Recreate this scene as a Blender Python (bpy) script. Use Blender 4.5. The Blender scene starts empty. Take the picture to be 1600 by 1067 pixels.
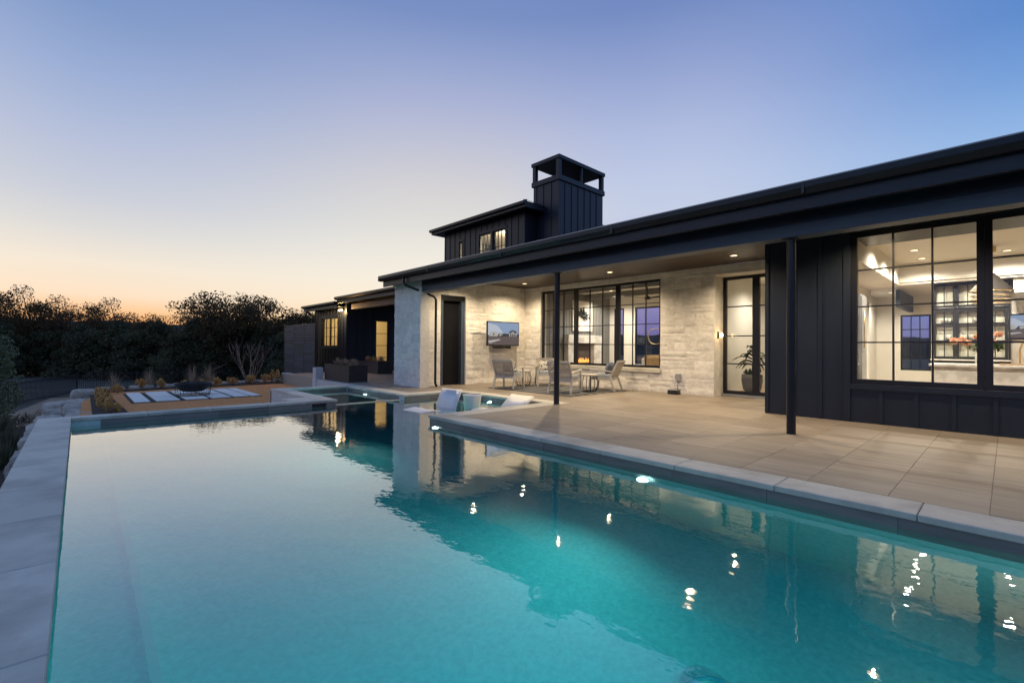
import bpy, math, random
from mathutils import Vector, Matrix
import numpy as np
random.seed(7); RNG = np.random.default_rng(7)
S = bpy.context.scene
COL = S.collection
R = math.radians

# ------------------------------------------------------------------ camera
cam = bpy.data.objects.new('camera', bpy.data.cameras.new('camera')); COL.objects.link(cam)
F_PX, YAW, PITCH, ROLL, CAM_H = 724.36, 0.75189, 0.012695, 0.008089, 1.25
cam.data.sensor_width = 36.0; cam.data.lens = F_PX*36/1600
cam.data.clip_start = 0.05; cam.data.clip_end = 3000
_f = Vector((math.sin(YAW)*math.cos(PITCH), math.cos(YAW)*math.cos(PITCH), math.sin(PITCH)))
_r = Vector((math.cos(YAW), -math.sin(YAW), 0)); _u = _r.cross(_f)
_r2 = _r*math.cos(ROLL)+_u*math.sin(ROLL); _u2 = -_r*math.sin(ROLL)+_u*math.cos(ROLL)
cam.matrix_world = Matrix(((_r2.x, _u2.x, -_f.x, 0), (_r2.y, _u2.y, -_f.y, 0), (_r2.z, _u2.z, -_f.z, CAM_H), (0, 0, 0, 1)))
S.camera = cam

# ------------------------------------------------------------------ render settings / exposure
S.render.engine = 'CYCLES'
S.view_settings.view_transform = 'Standard'; S.view_settings.look = 'None'
S.view_settings.exposure = 0.0; S.view_settings.gamma = 1.0
cy = S.cycles
cy.use_denoising = True
cy.max_bounces = 12; cy.diffuse_bounces = 4; cy.glossy_bounces = 5; cy.transmission_bounces = 8
cy.transparent_max_bounces = 24; cy.sample_clamp_indirect = 4.0; cy.volume_bounces = 0
cy.caustics_reflective = False; cy.caustics_refractive = True

# ------------------------------------------------------------------ sky (dusk, sun just set along +Y)
world = bpy.data.worlds.new("World"); S.world = world; world.use_nodes = True
SKY_STRENGTH = 1.1
SUN_ELEV, SUN_ROT = R(0.5), R(-4)
def build_sky():
    nt = world.node_tree; nt.nodes.clear(); N = nt.nodes.new; L = nt.links.new
    out = N('ShaderNodeOutputWorld'); bg = N('ShaderNodeBackground'); bg2 = N('ShaderNodeBackground'); add = N('ShaderNodeAddShader')
    sky = N('ShaderNodeTexSky'); sky.sky_type = 'NISHITA'; sky.sun_disc = False
    sky.sun_elevation = SUN_ELEV; sky.sun_rotation = SUN_ROT
    bg.inputs['Strength'].default_value = 0.006; L(sky.outputs[0], bg.inputs['Color'])
    tc = N('ShaderNodeTexCoord'); sep = N('ShaderNodeSeparateXYZ'); L(tc.outputs['Generated'], sep.inputs[0])
    at = N('ShaderNodeMath'); at.operation = 'ARCTAN2'; L(sep.outputs['X'], at.inputs[0]); L(sep.outputs['Y'], at.inputs[1])
    ab = N('ShaderNodeMath'); ab.operation = 'ABSOLUTE'; L(at.outputs[0], ab.inputs[0])
    zc = N('ShaderNodeMath'); zc.operation = 'MAXIMUM'; zc.inputs[1].default_value = 0.0; L(sep.outputs['Z'], zc.inputs[0])
    # one colour ramp over elevation (sine) for each azimuth from the sunset: 0, 45, 95, 180 degrees (display values)
    def lin(h):
        c = [int(h[i:i+2], 16)/255 for i in (0, 2, 4)]
        return tuple(((x+0.055)/1.055)**2.4 if x > 0.04 else x/12.92 for x in c)+(1,)
    ramps = [
        [(0.0, 'D8702E'), (0.03, 'EA9A54'), (0.052, 'F0BE8C'), (0.08, 'EED8BE'), (0.13, 'E7DDCD'), (0.18, 'D3D2D0'), (0.235, 'C0C5D1'), (0.32, 'ABB6D1'), (0.40, '93A6CC'), (0.48, '7A93C0'), (0.62, '5F7DB4'), (1.0, '587EB8')],
        [(0.0, 'F2C48E'), (0.05, 'F5D9B0'), (0.10, 'F2E4CE'), (0.145, 'EDE4D5'), (0.195, 'E4DFD5'), (0.256, 'D6D4D0'), (0.315, 'CCCACC'), (0.37, 'BFC0CC'), (0.412, 'B4B8CD'), (0.464, 'A4ACCC'), (0.513, '92A0C7'), (0.583, '748ABC'), (0.75, '5C7AB4'), (1.0, '587EB8')],
        [(0.0, '6E6698'), (0.05, '7A74AE'), (0.11, '9A92C4'), (0.18, 'B0B0D4'), (0.27, 'BCC5DB'), (0.33, 'B6C1DC'), (0.41, 'A8B4D6'), (0.505, '8C9CC8'), (0.583, '6E85BA'), (0.75, '5878B4'), (1.0, '587EB8')],
        [(0.0, '6A6C9C'), (0.05, '7880B6'), (0.11, '8496CC'), (0.18, '90A8DA'), (0.27, '94B4DF'), (0.30, '8AAFDD'), (0.377, '6C97D0'), (0.447, '5583C4'), (0.6, '4C7ABE'), (1.0, '587EB8')],
        [(0.0, '787C98'), (0.05, '8C8AB0'), (0.12, '9496BE'), (0.2, '8E9EC8'), (0.35, '7E9AC8'), (0.6, '6A8AC0'), (1.0, '587EB8')]]
    cols = []
    for rp in ramps:
        cr = N('ShaderNodeValToRGB'); cr.color_ramp.interpolation = 'LINEAR'
        e = cr.color_ramp.elements
        while len(e) < len(rp): e.new(0.5)
        for k, (p, h) in enumerate(rp): e[k].position = p; e[k].color = lin(h)
        L(zc.outputs[0], cr.inputs[0]); cols.append(cr.outputs[0])
    cur = cols[0]
    for k, (a, b) in enumerate(((-2, 34), (38, 60), (62, 96), (100, 178))):
        mr = N('ShaderNodeMapRange'); mr.interpolation_type = 'SMOOTHSTEP'
        mr.inputs['From Min'].default_value = R(a); mr.inputs['From Max'].default_value = R(b)
        L(ab.outputs[0], mr.inputs['Value'])
        mx = N('ShaderNodeMix'); mx.data_type = 'RGBA'
        L(mr.outputs[0], mx.inputs['Factor']); L(cur, mx.inputs['A']); L(cols[k+1], mx.inputs['B']); cur = mx.outputs['Result']
    bg2.inputs['Strength'].default_value = SKY_STRENGTH; L(cur, bg2.inputs['Color'])
    L(bg.outputs[0], add.inputs[0]); L(bg2.outputs[0], add.inputs[1]); L(add.outputs[0], out.inputs['Surface'])
build_sky()
sun = bpy.data.objects.new('sun', bpy.data.lights.new('sun', 'SUN')); COL.objects.link(sun)
sun.data.energy = 0.06; sun.data.angle = R(12); sun.data.color = (1.0, 0.72, 0.45)
sun.rotation_euler = Vector((math.sin(R(4))*1, -1*math.cos(R(4)), -math.tan(R(3)))).to_track_quat('-Z', 'Y').to_euler()

# light levels
W_PORCH, W_KITCHEN, W_LIVING, W_POOL = 250.0, 310.0, 300.0, 430.0
WARM = (1.0, 0.80, 0.54); WHITE = (1.0, 0.90, 0.75)

# ------------------------------------------------------------------ helpers
MATS = {}
def nodes(name):
    m = bpy.data.materials.new(name); m.use_nodes = True; MATS[name] = m
    nt = m.node_tree; b = nt.nodes['Principled BSDF']
    return m, nt, b
def pbr(name, c1, c2=None, scale=8.0, rough=0.6, bump=0.0, bscale=None, stretch=(1, 1, 1), metallic=0.0, piece=0.0, spec=0.5, detail=6, contrast=(0.3, 0.7), rough2=None, dist=0.01):
    m, nt, b = nodes(name); N = nt.nodes.new; L = nt.links.new
    b.inputs['Roughness'].default_value = rough; b.inputs['Metallic'].default_value = metallic
    b.inputs['Specular IOR Level'].default_value = spec
    geo = N('ShaderNodeNewGeometry'); mp = N('ShaderNodeMapping'); mp.inputs['Scale'].default_value = stretch
    L(geo.outputs['Position'], mp.inputs['Vector'])
    if piece:
        oi = N('ShaderNodeObjectInfo'); ofs = N('ShaderNodeVectorMath'); ofs.operation = 'SCALE'
        cmb = N('ShaderNodeCombineXYZ'); L(oi.outputs['Random'], cmb.inputs[0]); L(oi.outputs['Random'], cmb.inputs[1]); L(oi.outputs['Random'], cmb.inputs[2])
        ofs.inputs['Scale'].default_value = 37.0; L(cmb.outputs[0], ofs.inputs[0]); L(ofs.outputs[0], mp.inputs['Location'])
    nz = N('ShaderNodeTexNoise'); nz.inputs['Scale'].default_value = scale; nz.inputs['Detail'].default_value = detail; nz.inputs['Roughness'].default_value = 0.6
    L(mp.outputs[0], nz.inputs['Vector'])
    if c2 is None: c2 = tuple(x*0.75 for x in c1)
    cr = N('ShaderNodeValToRGB'); e = cr.color_ramp.elements
    e[0].position, e[1].position = contrast; e[0].color = (*c2, 1); e[1].color = (*c1, 1)
    L(nz.outputs['Fac'], cr.inputs[0]); col = cr.outputs[0]
    if piece:
        mr = N('ShaderNodeMapRange'); mr.inputs['To Min'].default_value = 1-piece; mr.inputs['To Max'].default_value = 1+piece
        L(oi.outputs['Random'], mr.inputs['Value'])
        vm = N('ShaderNodeVectorMath'); vm.operation = 'SCALE'; L(col, vm.inputs[0]); L(mr.outputs[0], vm.inputs['Scale']); col = vm.outputs[0]
    L(col, b.inputs['Base Color'])
    if rough2 is not None:
        mr2 = N('ShaderNodeMapRange'); mr2.inputs['To Min'].default_value = rough; mr2.inputs['To Max'].default_value = rough2
        L(nz.outputs['Fac'], mr2.inputs['Value']); L(mr2.outputs[0], b.inputs['Roughness'])
    if bump:
        n2 = N('ShaderNodeTexNoise'); n2.inputs['Scale'].default_value = bscale or scale*3; n2.inputs['Detail'].default_value = 8; n2.inputs['Roughness'].default_value = 0.65
        L(mp.outputs[0], n2.inputs['Vector'])
        bp = N('ShaderNodeBump'); bp.inputs['Strength'].default_value = bump; bp.inputs['Distance'].default_value = dist
        L(n2.outputs['Fac'], bp.inputs['Height']); L(bp.outputs[0], b.inputs['Normal'])
    return m
def emit(name, c, s):
    m, nt, b = nodes(name)
    b.inputs['Base Color'].default_value = (0.02, 0.02, 0.02, 1); b.inputs['Roughness'].default_value = 0.4
    b.inputs['Emission Color'].default_value = (*c, 1); b.inputs['Emission Strength'].default_value = s
    return m
def leafmat(name, c1, c2, trans=0.25):
    m, nt, b = nodes(name); N = nt.nodes.new; L = nt.links.new
    at = N('ShaderNodeAttribute'); at.attribute_name = 'tint'
    cr = N('ShaderNodeValToRGB'); e = cr.color_ramp.elements; e[0].color = (*c2, 1); e[1].color = (*c1, 1)
    L(at.outputs['Fac'], cr.inputs[0]); L(cr.outputs[0], b.inputs['Base Color'])
    b.inputs['Roughness'].default_value = 0.6; b.inputs['Specular IOR Level'].default_value = 0.25
    tr = N('ShaderNodeBsdfTranslucent'); L(cr.outputs[0], tr.inputs['Color'])
    mx = N('ShaderNodeMixShader'); mx.inputs[0].default_value = trans
    L(b.outputs[0], mx.inputs[1]); L(tr.outputs[0], mx.inputs[2]); L(mx.outputs[0], nt.nodes['Material Output'].inputs['Surface'])
    return m
def glassmat(name, tint=(1, 1, 1), ior=1.5, gl=1.0):
    m, nt, b = nodes(name); N = nt.nodes.new; L = nt.links.new
    nt.nodes.remove(b)
    fr = N('ShaderNodeFresnel'); fr.inputs['IOR'].default_value = ior
    g = N('ShaderNodeBsdfGlossy'); g.inputs['Roughness'].default_value = 0.0; g.inputs['Color'].default_value = (gl, gl, gl, 1)
    t = N('ShaderNodeBsdfTransparent'); t.inputs['Color'].default_value = (*tint, 1)
    ge = N('ShaderNodeNewGeometry'); inv = N('ShaderNodeMath'); inv.operation = 'SUBTRACT'; inv.inputs[0].default_value = 1.0; L(ge.outputs['Backfacing'], inv.inputs[1])
    fm = N('ShaderNodeMath'); fm.operation = 'MULTIPLY'; L(fr.outputs[0], fm.inputs[0]); L(inv.outputs[0], fm.inputs[1])
    mx = N('ShaderNodeMixShader'); L(fm.outputs[0], mx.inputs[0]); L(t.outputs[0], mx.inputs[1]); L(g.outputs[0], mx.inputs[2])
    L(mx.outputs[0], nt.nodes['Material Output'].inputs['Surface'])
    return m

ORG = {}                                                # world origin of every object built so far
def place_origin(o, org, parent):
    ORG[o] = org
    o.parent = parent
    o.location = org - (ORG[parent] if parent else Vector((0, 0, 0)))
def tag(o, label=None, cat=None, group=None, kind=None):
    if label: o['label'] = label
    if cat: o['category'] = cat
    if group: o['group'] = group
    if kind: o['kind'] = kind
    return o
def empty(name, loc, label=None, cat=None, group=None, parent=None, kind=None):
    o = bpy.data.objects.new(name, None); COL.objects.link(o); o.empty_display_size = 0.1
    place_origin(o, Vector(loc), parent); tag(o, label, cat, group, kind)
    return o
class MB:
    def __init__(s): s.v = []; s.f = []; s.mi = []; s.m = 0; s.sm = []; s.smooth = False
    def add(s, vs, fs):
        n = len(s.v); s.v += [tuple(p) for p in vs]
        for f in fs: s.f.append(tuple(i+n for i in f)); s.mi.append(s.m); s.sm.append(s.smooth)
        return s
    def box(s, x0, x1, y0, y1, z0, z1):
        return s.add([(x0, y0, z0), (x1, y0, z0), (x1, y1, z0), (x0, y1, z0), (x0, y0, z1), (x1, y0, z1), (x1, y1, z1), (x0, y1, z1)],
                     [(3, 2, 1, 0), (4, 5, 6, 7), (0, 1, 5, 4), (1, 2, 6, 5), (2, 3, 7, 6), (3, 0, 4, 7)])
    def cbox(s, x0, x1, y0, y1, z0, z1, c=0.008):       # box with chamfered top and vertical edges
        def ring(d, z): return [(x0+d, y0+c, z), (x0+c, y0+d, z), (x1-c, y0+d, z), (x1-d, y0+c, z), (x1-d, y1-c, z), (x1-c, y1-d, z), (x0+c, y1-d, z), (x0+d, y1-c, z)]
        vs = ring(0, z0)+ring(0, z1-c)+[(x0+c, y0+c, z1)]*2+[(x1-c, y0+c, z1)]*2+[(x1-c, y1-c, z1)]*2+[(x0+c, y1-c, z1)]*2
        fs = [(7, 6, 5, 4, 3, 2, 1, 0)]
        for i in range(8): fs.append((i, (i+1) % 8, 8+(i+1) % 8, 8+i))
        top = [16, 18, 20, 22]; fs.append(tuple(top))
        mp = [16, 16, 18, 18, 20, 20, 22, 22]
        for i in range(8):
            j = (i+1) % 8
            fs.append((8+i, 8+j, mp[j]) if mp[i] == mp[j] else (8+i, 8+j, mp[j], mp[i]))
        return s.add(vs, fs)
    def bar(s, a, b, w, h, up=(0, 0, 1)):               # rectangular bar from a to b
        a = Vector(a); b = Vector(b); d = (b-a).normalized(); u = Vector(up)
        if abs(d.dot(u)) > 0.98: u = Vector((1, 0, 0))
        x = d.cross(u).normalized()*w/2; y = x.cross(d).normalized()*h/2
        vs = [a-x-y, a+x-y, a+x+y, a-x+y, b-x-y, b+x-y, b+x+y, b-x+y]
        return s.add(vs, [(3, 2, 1, 0), (4, 5, 6, 7), (0, 1, 5, 4), (1, 2, 6, 5), (2, 3, 7, 6), (3, 0, 4, 7)])
    def tube(s, pts, r, n=8, cap=True):
        pts = [Vector(p) for p in pts]; rs = r if isinstance(r, (list, tuple)) else [r]*len(pts)
        rings = []; px = None
        for i, p in enumerate(pts):
            d = (pts[min(i+1, len(pts)-1)]-pts[max(i-1, 0)]).normalized()
            if px is None:
                px = d.cross(Vector((0, 0, 1)) if abs(d.z) < 0.9 else Vector((1, 0, 0))).normalized()
            else: px = (px-d*px.dot(d)).normalized()
            py = d.cross(px)
            rings.append([p+(px*math.cos(2*math.pi*k/n)+py*math.sin(2*math.pi*k/n))*rs[i] for k in range(n)])
        vs = [q for g in rings for q in g]; fs = []
        for i in range(len(pts)-1):
            for k in range(n): fs.append((i*n+k, i*n+(k+1) % n, (i+1)*n+(k+1) % n, (i+1)*n+k))
        if cap: fs.append(tuple(range(n-1, -1, -1))); fs.append(tuple((len(pts)-1)*n+k for k in range(n)))
        sm = s.smooth; s.smooth = True; s.add(vs, fs); s.smooth = sm
        return s
    def lathe(s, prof, c=(0, 0, 0), n=20):              # prof: (radius, z)
        vs = []; fs = []
        for r, z in prof:
            for k in range(n): vs.append((c[0]+r*math.cos(2*math.pi*k/n), c[1]+r*math.sin(2*math.pi*k/n), c[2]+z))
        for i in range(len(prof)-1):
            for k in range(n): fs.append((i*n+k, i*n+(k+1) % n, (i+1)*n+(k+1) % n, (i+1)*n+k))
        sm = s.smooth; s.smooth = True; s.add(vs, fs); s.smooth = sm
        return s
    def prism(s, poly, z0, z1):                          # counter-clockwise polygon
        n = len(poly); vs = [(x, y, z0) for x, y in poly]+[(x, y, z1) for x, y in poly]
        return s.add(vs, [tuple(range(n-1, -1, -1)), tuple(range(n, 2*n))]+[(i, (i+1) % n, n+(i+1) % n, n+i) for i in range(n)])
    def sweep_y(s, prof, y0, y1):                        # prof: (x, z) closed, counter-clockwise seen from -Y
        n = len(prof); vs = [(x, y0, z) for x, z in prof]+[(x, y1, z) for x, z in prof]
        return s.add(vs, [tuple(range(n)), tuple(range(2*n-1, n-1, -1))]+[((i+1) % n, i, n+i, n+(i+1) % n) for i in range(n)])
    def build(s, name, mat, parent=None, origin=None, base='bottom'):
        v = np.array(s.v, float)
        if origin is None:
            lo, hi = v.min(0), v.max(0); origin = Vector(((lo[0]+hi[0])/2, (lo[1]+hi[1])/2, lo[2]))
        origin = Vector(origin)
        me = bpy.data.meshes.new(name); me.from_pydata((v-np.array(origin)).tolist(), [], s.f)
        for m in (mat if isinstance(mat, (list, tuple)) else [mat]): me.materials.append(MATS[m] if isinstance(m, str) else m)
        me.polygons.foreach_set('material_index', s.mi); me.polygons.foreach_set('use_smooth', s.sm); me.update()
        o = bpy.data.objects.new(name, me); COL.objects.link(o)
        place_origin(o, origin, parent)
        return o
def mesh_copy(o, loc, parent=None, rotz=0.0, scale=None):
    c = o.copy(); COL.objects.link(c); place_origin(c, Vector(loc), parent)
    if rotz: c.rotation_euler.z = rotz
    if scale: c.scale = scale
    return c
def copy_tree(o, loc=None, rotz=None, parent=None, label=None):
    c = o.copy(); COL.objects.link(c); c.parent = parent
    if loc is not None: c.location = loc
    if rotz is not None: c.rotation_euler.z = rotz
    if label: c['label'] = label
    for ch in list(o.children): copy_tree(ch, parent=c)
    return c
def lamp(name, kind, loc, energy, color=WARM, parent=None, size=0.05, spot=None, blend=0.7, aim=None):
    d = bpy.data.lights.new(name, kind); d.energy = energy; d.color = color
    d.shadow_soft_size = size
    if spot: d.spot_size = R(spot); d.spot_blend = blend
    o = bpy.data.objects.new(name, d); COL.objects.link(o); place_origin(o, Vector(loc), parent)
    if aim: o.rotation_euler = Vector(aim).to_track_quat('-Z', 'Y').to_euler()
    return o

# ------------------------------------------------------------------ materials
pbr('limestone', (0.62, 0.58, 0.47), (0.41, 0.38, 0.31), 1.6, 0.65, 0.25, 60, piece=0.09, dist=0.004, detail=9, contrast=(0.33, 0.55))
pbr('travertine', (0.335, 0.275, 0.21), (0.21, 0.17, 0.128), 1.0, 0.55, 0.12, 8.0, stretch=(11, 0.8, 8), piece=0.12, dist=0.004, contrast=(0.3, 0.7))
pbr('joint_sand', (0.46, 0.39, 0.30), None, 20, 0.9)
pbr('white_stone', (0.83, 0.79, 0.71), (0.67, 0.62, 0.54), 5, 0.85, 0.9, 6, piece=0.08, dist=0.04, contrast=(0.25, 0.6))
pbr('white_mortar', (0.78, 0.74, 0.67), (0.66, 0.62, 0.55), 10, 0.9, 0.6, 40)
pbr('white_plaster', (0.66, 0.65, 0.62), (0.55, 0.54, 0.51), 5, 0.8, 0.2, 40)
pbr('charcoal_paint', (0.0105, 0.0165, 0.028), (0.0065, 0.0105, 0.018), 4, 0.45, 0.12, 60, stretch=(1, 1, 0.3), piece=0.08, dist=0.003)
pbr('charcoal_metal', (0.020, 0.021, 0.026), (0.014, 0.015, 0.018), 3, 0.36, metallic=0.35)
pbr('beam_paint', (0.062, 0.088, 0.125), (0.042, 0.060, 0.09), 3, 0.5, 0.35, 25, stretch=(1, 0.08, 1), dist=0.006)
pbr('black_frame', (0.010, 0.010, 0.012), (0.007, 0.007, 0.009), 4, 0.35)
pbr('walnut_plank', (0.062, 0.035, 0.021), (0.034, 0.019, 0.012), 3, 0.42, 0.15, 20, stretch=(14, 0.7, 4), piece=0.22)
pbr('wood_beam', (0.20, 0.155, 0.12), (0.12, 0.09, 0.07), 3, 0.6, 0.3, 20, stretch=(8, 0.6, 4))
pbr('seam_metal', (0.045, 0.047, 0.052), None, 3, 0.35, metallic=0.6)
pbr('pale_metal', (0.42, 0.42, 0.42), None, 3, 0.4, metallic=0.3)
pbr('interior_white', (0.78, 0.74, 0.66), (0.74, 0.70, 0.62), 2, 0.8)
pbr('interior_floor', (0.42, 0.33, 0.24), (0.33, 0.25, 0.18), 2, 0.45, stretch=(1, 6, 1))
pbr('grey_panel', (0.20, 0.195, 0.185), (0.16, 0.155, 0.15), 2, 0.6)
pbr('cabinet_black', (0.022, 0.024, 0.028), None, 3, 0.4)
pbr('cabinet_grey', (0.12, 0.115, 0.11), None, 3, 0.5)
pbr('marble', (0.72, 0.69, 0.64), (0.52, 0.49, 0.45), 2.2, 0.25, detail=10, contrast=(0.38, 0.5))
pbr('brass', (0.62, 0.44, 0.20), None, 3, 0.3, metallic=0.9)
pbr('gravel', (0.86, 0.37, 0.115), (0.56, 0.21, 0.06), 14, 0.95, 0.8, 60, dist=0.02)
pbr('pale_path', (0.36, 0.25, 0.16), (0.27, 0.18, 0.11), 5, 0.95, 0.6, 40)
pbr('mulch', (0.055, 0.040, 0.032), (0.025, 0.018, 0.015), 14, 0.95, 1.0, 30, dist=0.05)
pbr('dry_grass', (0.12, 0.10, 0.07), (0.05, 0.045, 0.03), 0.6, 0.95, 0.8, 6, dist=0.08)
pbr('wooded_hill', (0.018, 0.018, 0.014), (0.010, 0.011, 0.009), 0.06, 1.0, 0.6, 0.3, dist=1.0)
pbr('concrete_pad', (0.88, 0.83, 0.72), (0.80, 0.75, 0.65), 3, 0.8, 0.15, 30, piece=0.05)
pbr('dark_gap', (0.035, 0.04, 0.035), None, 20, 0.95)
pbr('ledge_stone', (0.66, 0.56, 0.44), (0.26, 0.215, 0.17), 2.2, 0.9, 1.0, 7, piece=0.15, dist=0.04)
pbr('pool_plaster', (0.72, 0.80, 0.77), (0.56, 0.67, 0.65), 26, 0.8, 0.15, 120, detail=14, contrast=(0.36, 0.64))
pbr('pool_tile', (0.25, 0.225, 0.205), (0.17, 0.155, 0.14), 3, 0.55, 0.2, 30, stretch=(1, 0.6, 3), piece=0.14)
pbr('iron', (0.012, 0.012, 0.013), None, 4, 0.5)
pbr('steel_planter', (0.040, 0.033, 0.032), (0.022, 0.019, 0.020), 4, 0.55, 0.2, 20)
pbr('slat_paint', (0.036, 0.052, 0.078), (0.020, 0.030, 0.048), 5, 0.55, 0.3, 30, stretch=(1, 0.2, 1), piece=0.4)
pbr('bark', (0.075, 0.058, 0.045), (0.035, 0.028, 0.022), 6, 0.9, 0.8, 14, stretch=(1, 1, 0.25))
pbr('pale_bark', (0.36, 0.26, 0.20), (0.22, 0.155, 0.12), 8, 0.8, 0.3, 20)
pbr('teak', (0.55, 0.51, 0.45), (0.42, 0.385, 0.335), 4, 0.6, 0.2, 30)
pbr('rope', (0.46, 0.41, 0.34), (0.34, 0.30, 0.25), 60, 0.85, 0.4, 150)
pbr('cushion_white', (0.62, 0.60, 0.56), (0.54, 0.52, 0.48), 40, 0.9, 0.2, 90)
pbr('cushion_tan', (0.45, 0.30, 0.16), None, 10, 0.9)
pbr('resin_white', (0.90, 0.86, 0.78), (0.86, 0.82, 0.75), 3, 0.45)
pbr('rug_dark', (0.035, 0.042, 0.052), None, 60, 0.95, 0.3, 150)
pbr('rug_pale', (0.34, 0.32, 0.29), None, 60, 0.95, 0.3, 150)
pbr('pot_clay', (0.20, 0.19, 0.17), (0.14, 0.13, 0.12), 6, 0.8, 0.3, 25)
pbr('tv_black', (0.008, 0.008, 0.009), None, 3, 0.25)
pbr('shade_white', (0.62, 0.60, 0.55), None, 3, 0.5)
pbr('board_wood', (0.34, 0.20, 0.10), (0.22, 0.125, 0.06), 4, 0.5, stretch=(2, 12, 2))
pbr('hose_blue', (0.22, 0.45, 0.55), None, 4, 0.4)
pbr('firebrick', (0.12, 0.10, 0.09), (0.07, 0.06, 0.055), 5, 0.9, 0.3)
glassmat('window_glass', (0.97, 0.98, 0.97), 1.5)
leafmat('leaf_oak', (0.20, 0.115, 0.045), (0.045, 0.042, 0.022), 0.5)
leafmat('leaf_cedar', (0.15, 0.14, 0.065), (0.045, 0.05, 0.028))
leafmat('leaf_juniper', (0.22, 0.25, 0.14), (0.09, 0.12, 0.065))
leafmat('leaf_gold', (0.74, 0.48, 0.18), (0.40, 0.23, 0.08), 0.3)
leafmat('leaf_straw', (0.55, 0.42, 0.28), (0.26, 0.19, 0.13), 0.3)
leafmat('leaf_house', (0.055, 0.085, 0.030), (0.025, 0.045, 0.018))
leafmat('leaf_grass', (0.15, 0.15, 0.085), (0.06, 0.065, 0.04), 0.3)
leafmat('petal_peach', (0.78, 0.50, 0.34), (0.62, 0.34, 0.22), 0.4)
def patterned(name):
    m, nt, b = nodes(name); N = nt.nodes.new; L = nt.links.new
    tc = N('ShaderNodeTexCoord'); w = N('ShaderNodeTexVoronoi'); w.inputs['Scale'].default_value = 16; L(tc.outputs['Object'], w.inputs['Vector'])
    cr = N('ShaderNodeValToRGB'); cr.color_ramp.interpolation = 'CONSTANT'
    cr.color_ramp.elements[0].color = (0.02, 0.022, 0.03, 1); cr.color_ramp.elements[1].position = 0.42; cr.color_ramp.elements[1].color = (0.6, 0.56, 0.48, 1)
    L(w.outputs['Distance'], cr.inputs[0]); L(cr.outputs[0], b.inputs['Base Color']); b.inputs['Roughness'].default_value = 0.9
patterned('pillow_pattern')
pbr('pillow_blue', (0.05, 0.08, 0.16), (0.25, 0.27, 0.3), 22, 0.9)
emit('lens_warm', (1.0, 0.72, 0.40), 5.0)
emit('bulb_warm', (1.0, 0.60, 0.24), 22.0)
emit('pool_lens', (0.75, 1.0, 0.95), 90.0)
emit('strip_light', (1.0, 0.85, 0.6), 5.0)
emit('flame', (1.0, 0.34, 0.06), 2.2)
emit('screen_sky', (0.27, 0.38, 0.58), 0.75)
emit('screen_pale', (0.62, 0.60, 0.58), 0.6)
emit('screen_ground', (0.13, 0.10, 0.10), 0.7)
emit('screen_dark', (0.03, 0.035, 0.05), 0.6)
emit('screen_cloud', (0.50, 0.55, 0.66), 0.8)
def water_mat():
    m, nt, b = nodes('pool_water'); N = nt.nodes.new; L = nt.links.new; nt.nodes.remove(b)
    g = N('ShaderNodeBsdfRefraction'); g.inputs['IOR'].default_value = 1.333; g.inputs['Roughness'].default_value = 0.0
    gl = N('ShaderNodeBsdfGlossy'); gl.inputs['Roughness'].default_value = 0.0
    fr = N('ShaderNodeFresnel'); fr.inputs['IOR'].default_value = 1.333
    i1 = N('ShaderNodeMath'); i1.operation = 'SUBTRACT'; i1.inputs[0].default_value = 1.0; L(fr.outputs[0], i1.inputs[1])
    i2 = N('ShaderNodeMath'); i2.operation = 'POWER'; i2.inputs[1].default_value = 3.8; L(i1.outputs[0], i2.inputs[0])
    i3 = N('ShaderNodeMath'); i3.operation = 'SUBTRACT'; i3.inputs[0].default_value = 1.0; L(i2.outputs[0], i3.inputs[1])
    mxw = N('ShaderNodeMixShader'); L(i3.outputs[0], mxw.inputs[0]); L(g.outputs[0], mxw.inputs[1]); L(gl.outputs[0], mxw.inputs[2])
    va = N('ShaderNodeVolumeAbsorption'); va.inputs['Color'].default_value = (0.02, 0.765, 0.785, 1); va.inputs['Density'].default_value = 0.62
    geo = N('ShaderNodeNewGeometry')
    def nz(scale, st, det):
        mp = N('ShaderNodeMapping'); mp.inputs['Scale'].default_value = st; mp.inputs['Rotation'].default_value = (0, 0, R(35)); L(geo.outputs['Position'], mp.inputs[0])
        n = N('ShaderNodeTexNoise'); n.inputs['Scale'].default_value = scale; n.inputs['Detail'].default_value = det; L(mp.outputs[0], n.inputs['Vector']); return n.outputs['Fac']
    a = N('ShaderNodeMath'); a.operation = 'MULTIPLY_ADD'; a.inputs[1].default_value = 0.20
    L(nz(13.0, (1, 0.6, 1), 2), a.inputs[0]); L(nz(1.5, (1, 0.55, 1), 3), a.inputs[2])
    bp = N('ShaderNodeBump'); bp.inputs['Strength'].default_value = 1.0; bp.inputs['Distance'].default_value = 0.005
    L(a.outputs[0], bp.inputs['Height']); [L(bp.outputs[0], q.inputs['Normal']) for q in (g, gl, fr)]
    o = nt.nodes['Material Output']; L(mxw.outputs[0], o.inputs['Surface']); L(va.outputs[0], o.inputs['Volume'])
water_mat()

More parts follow.
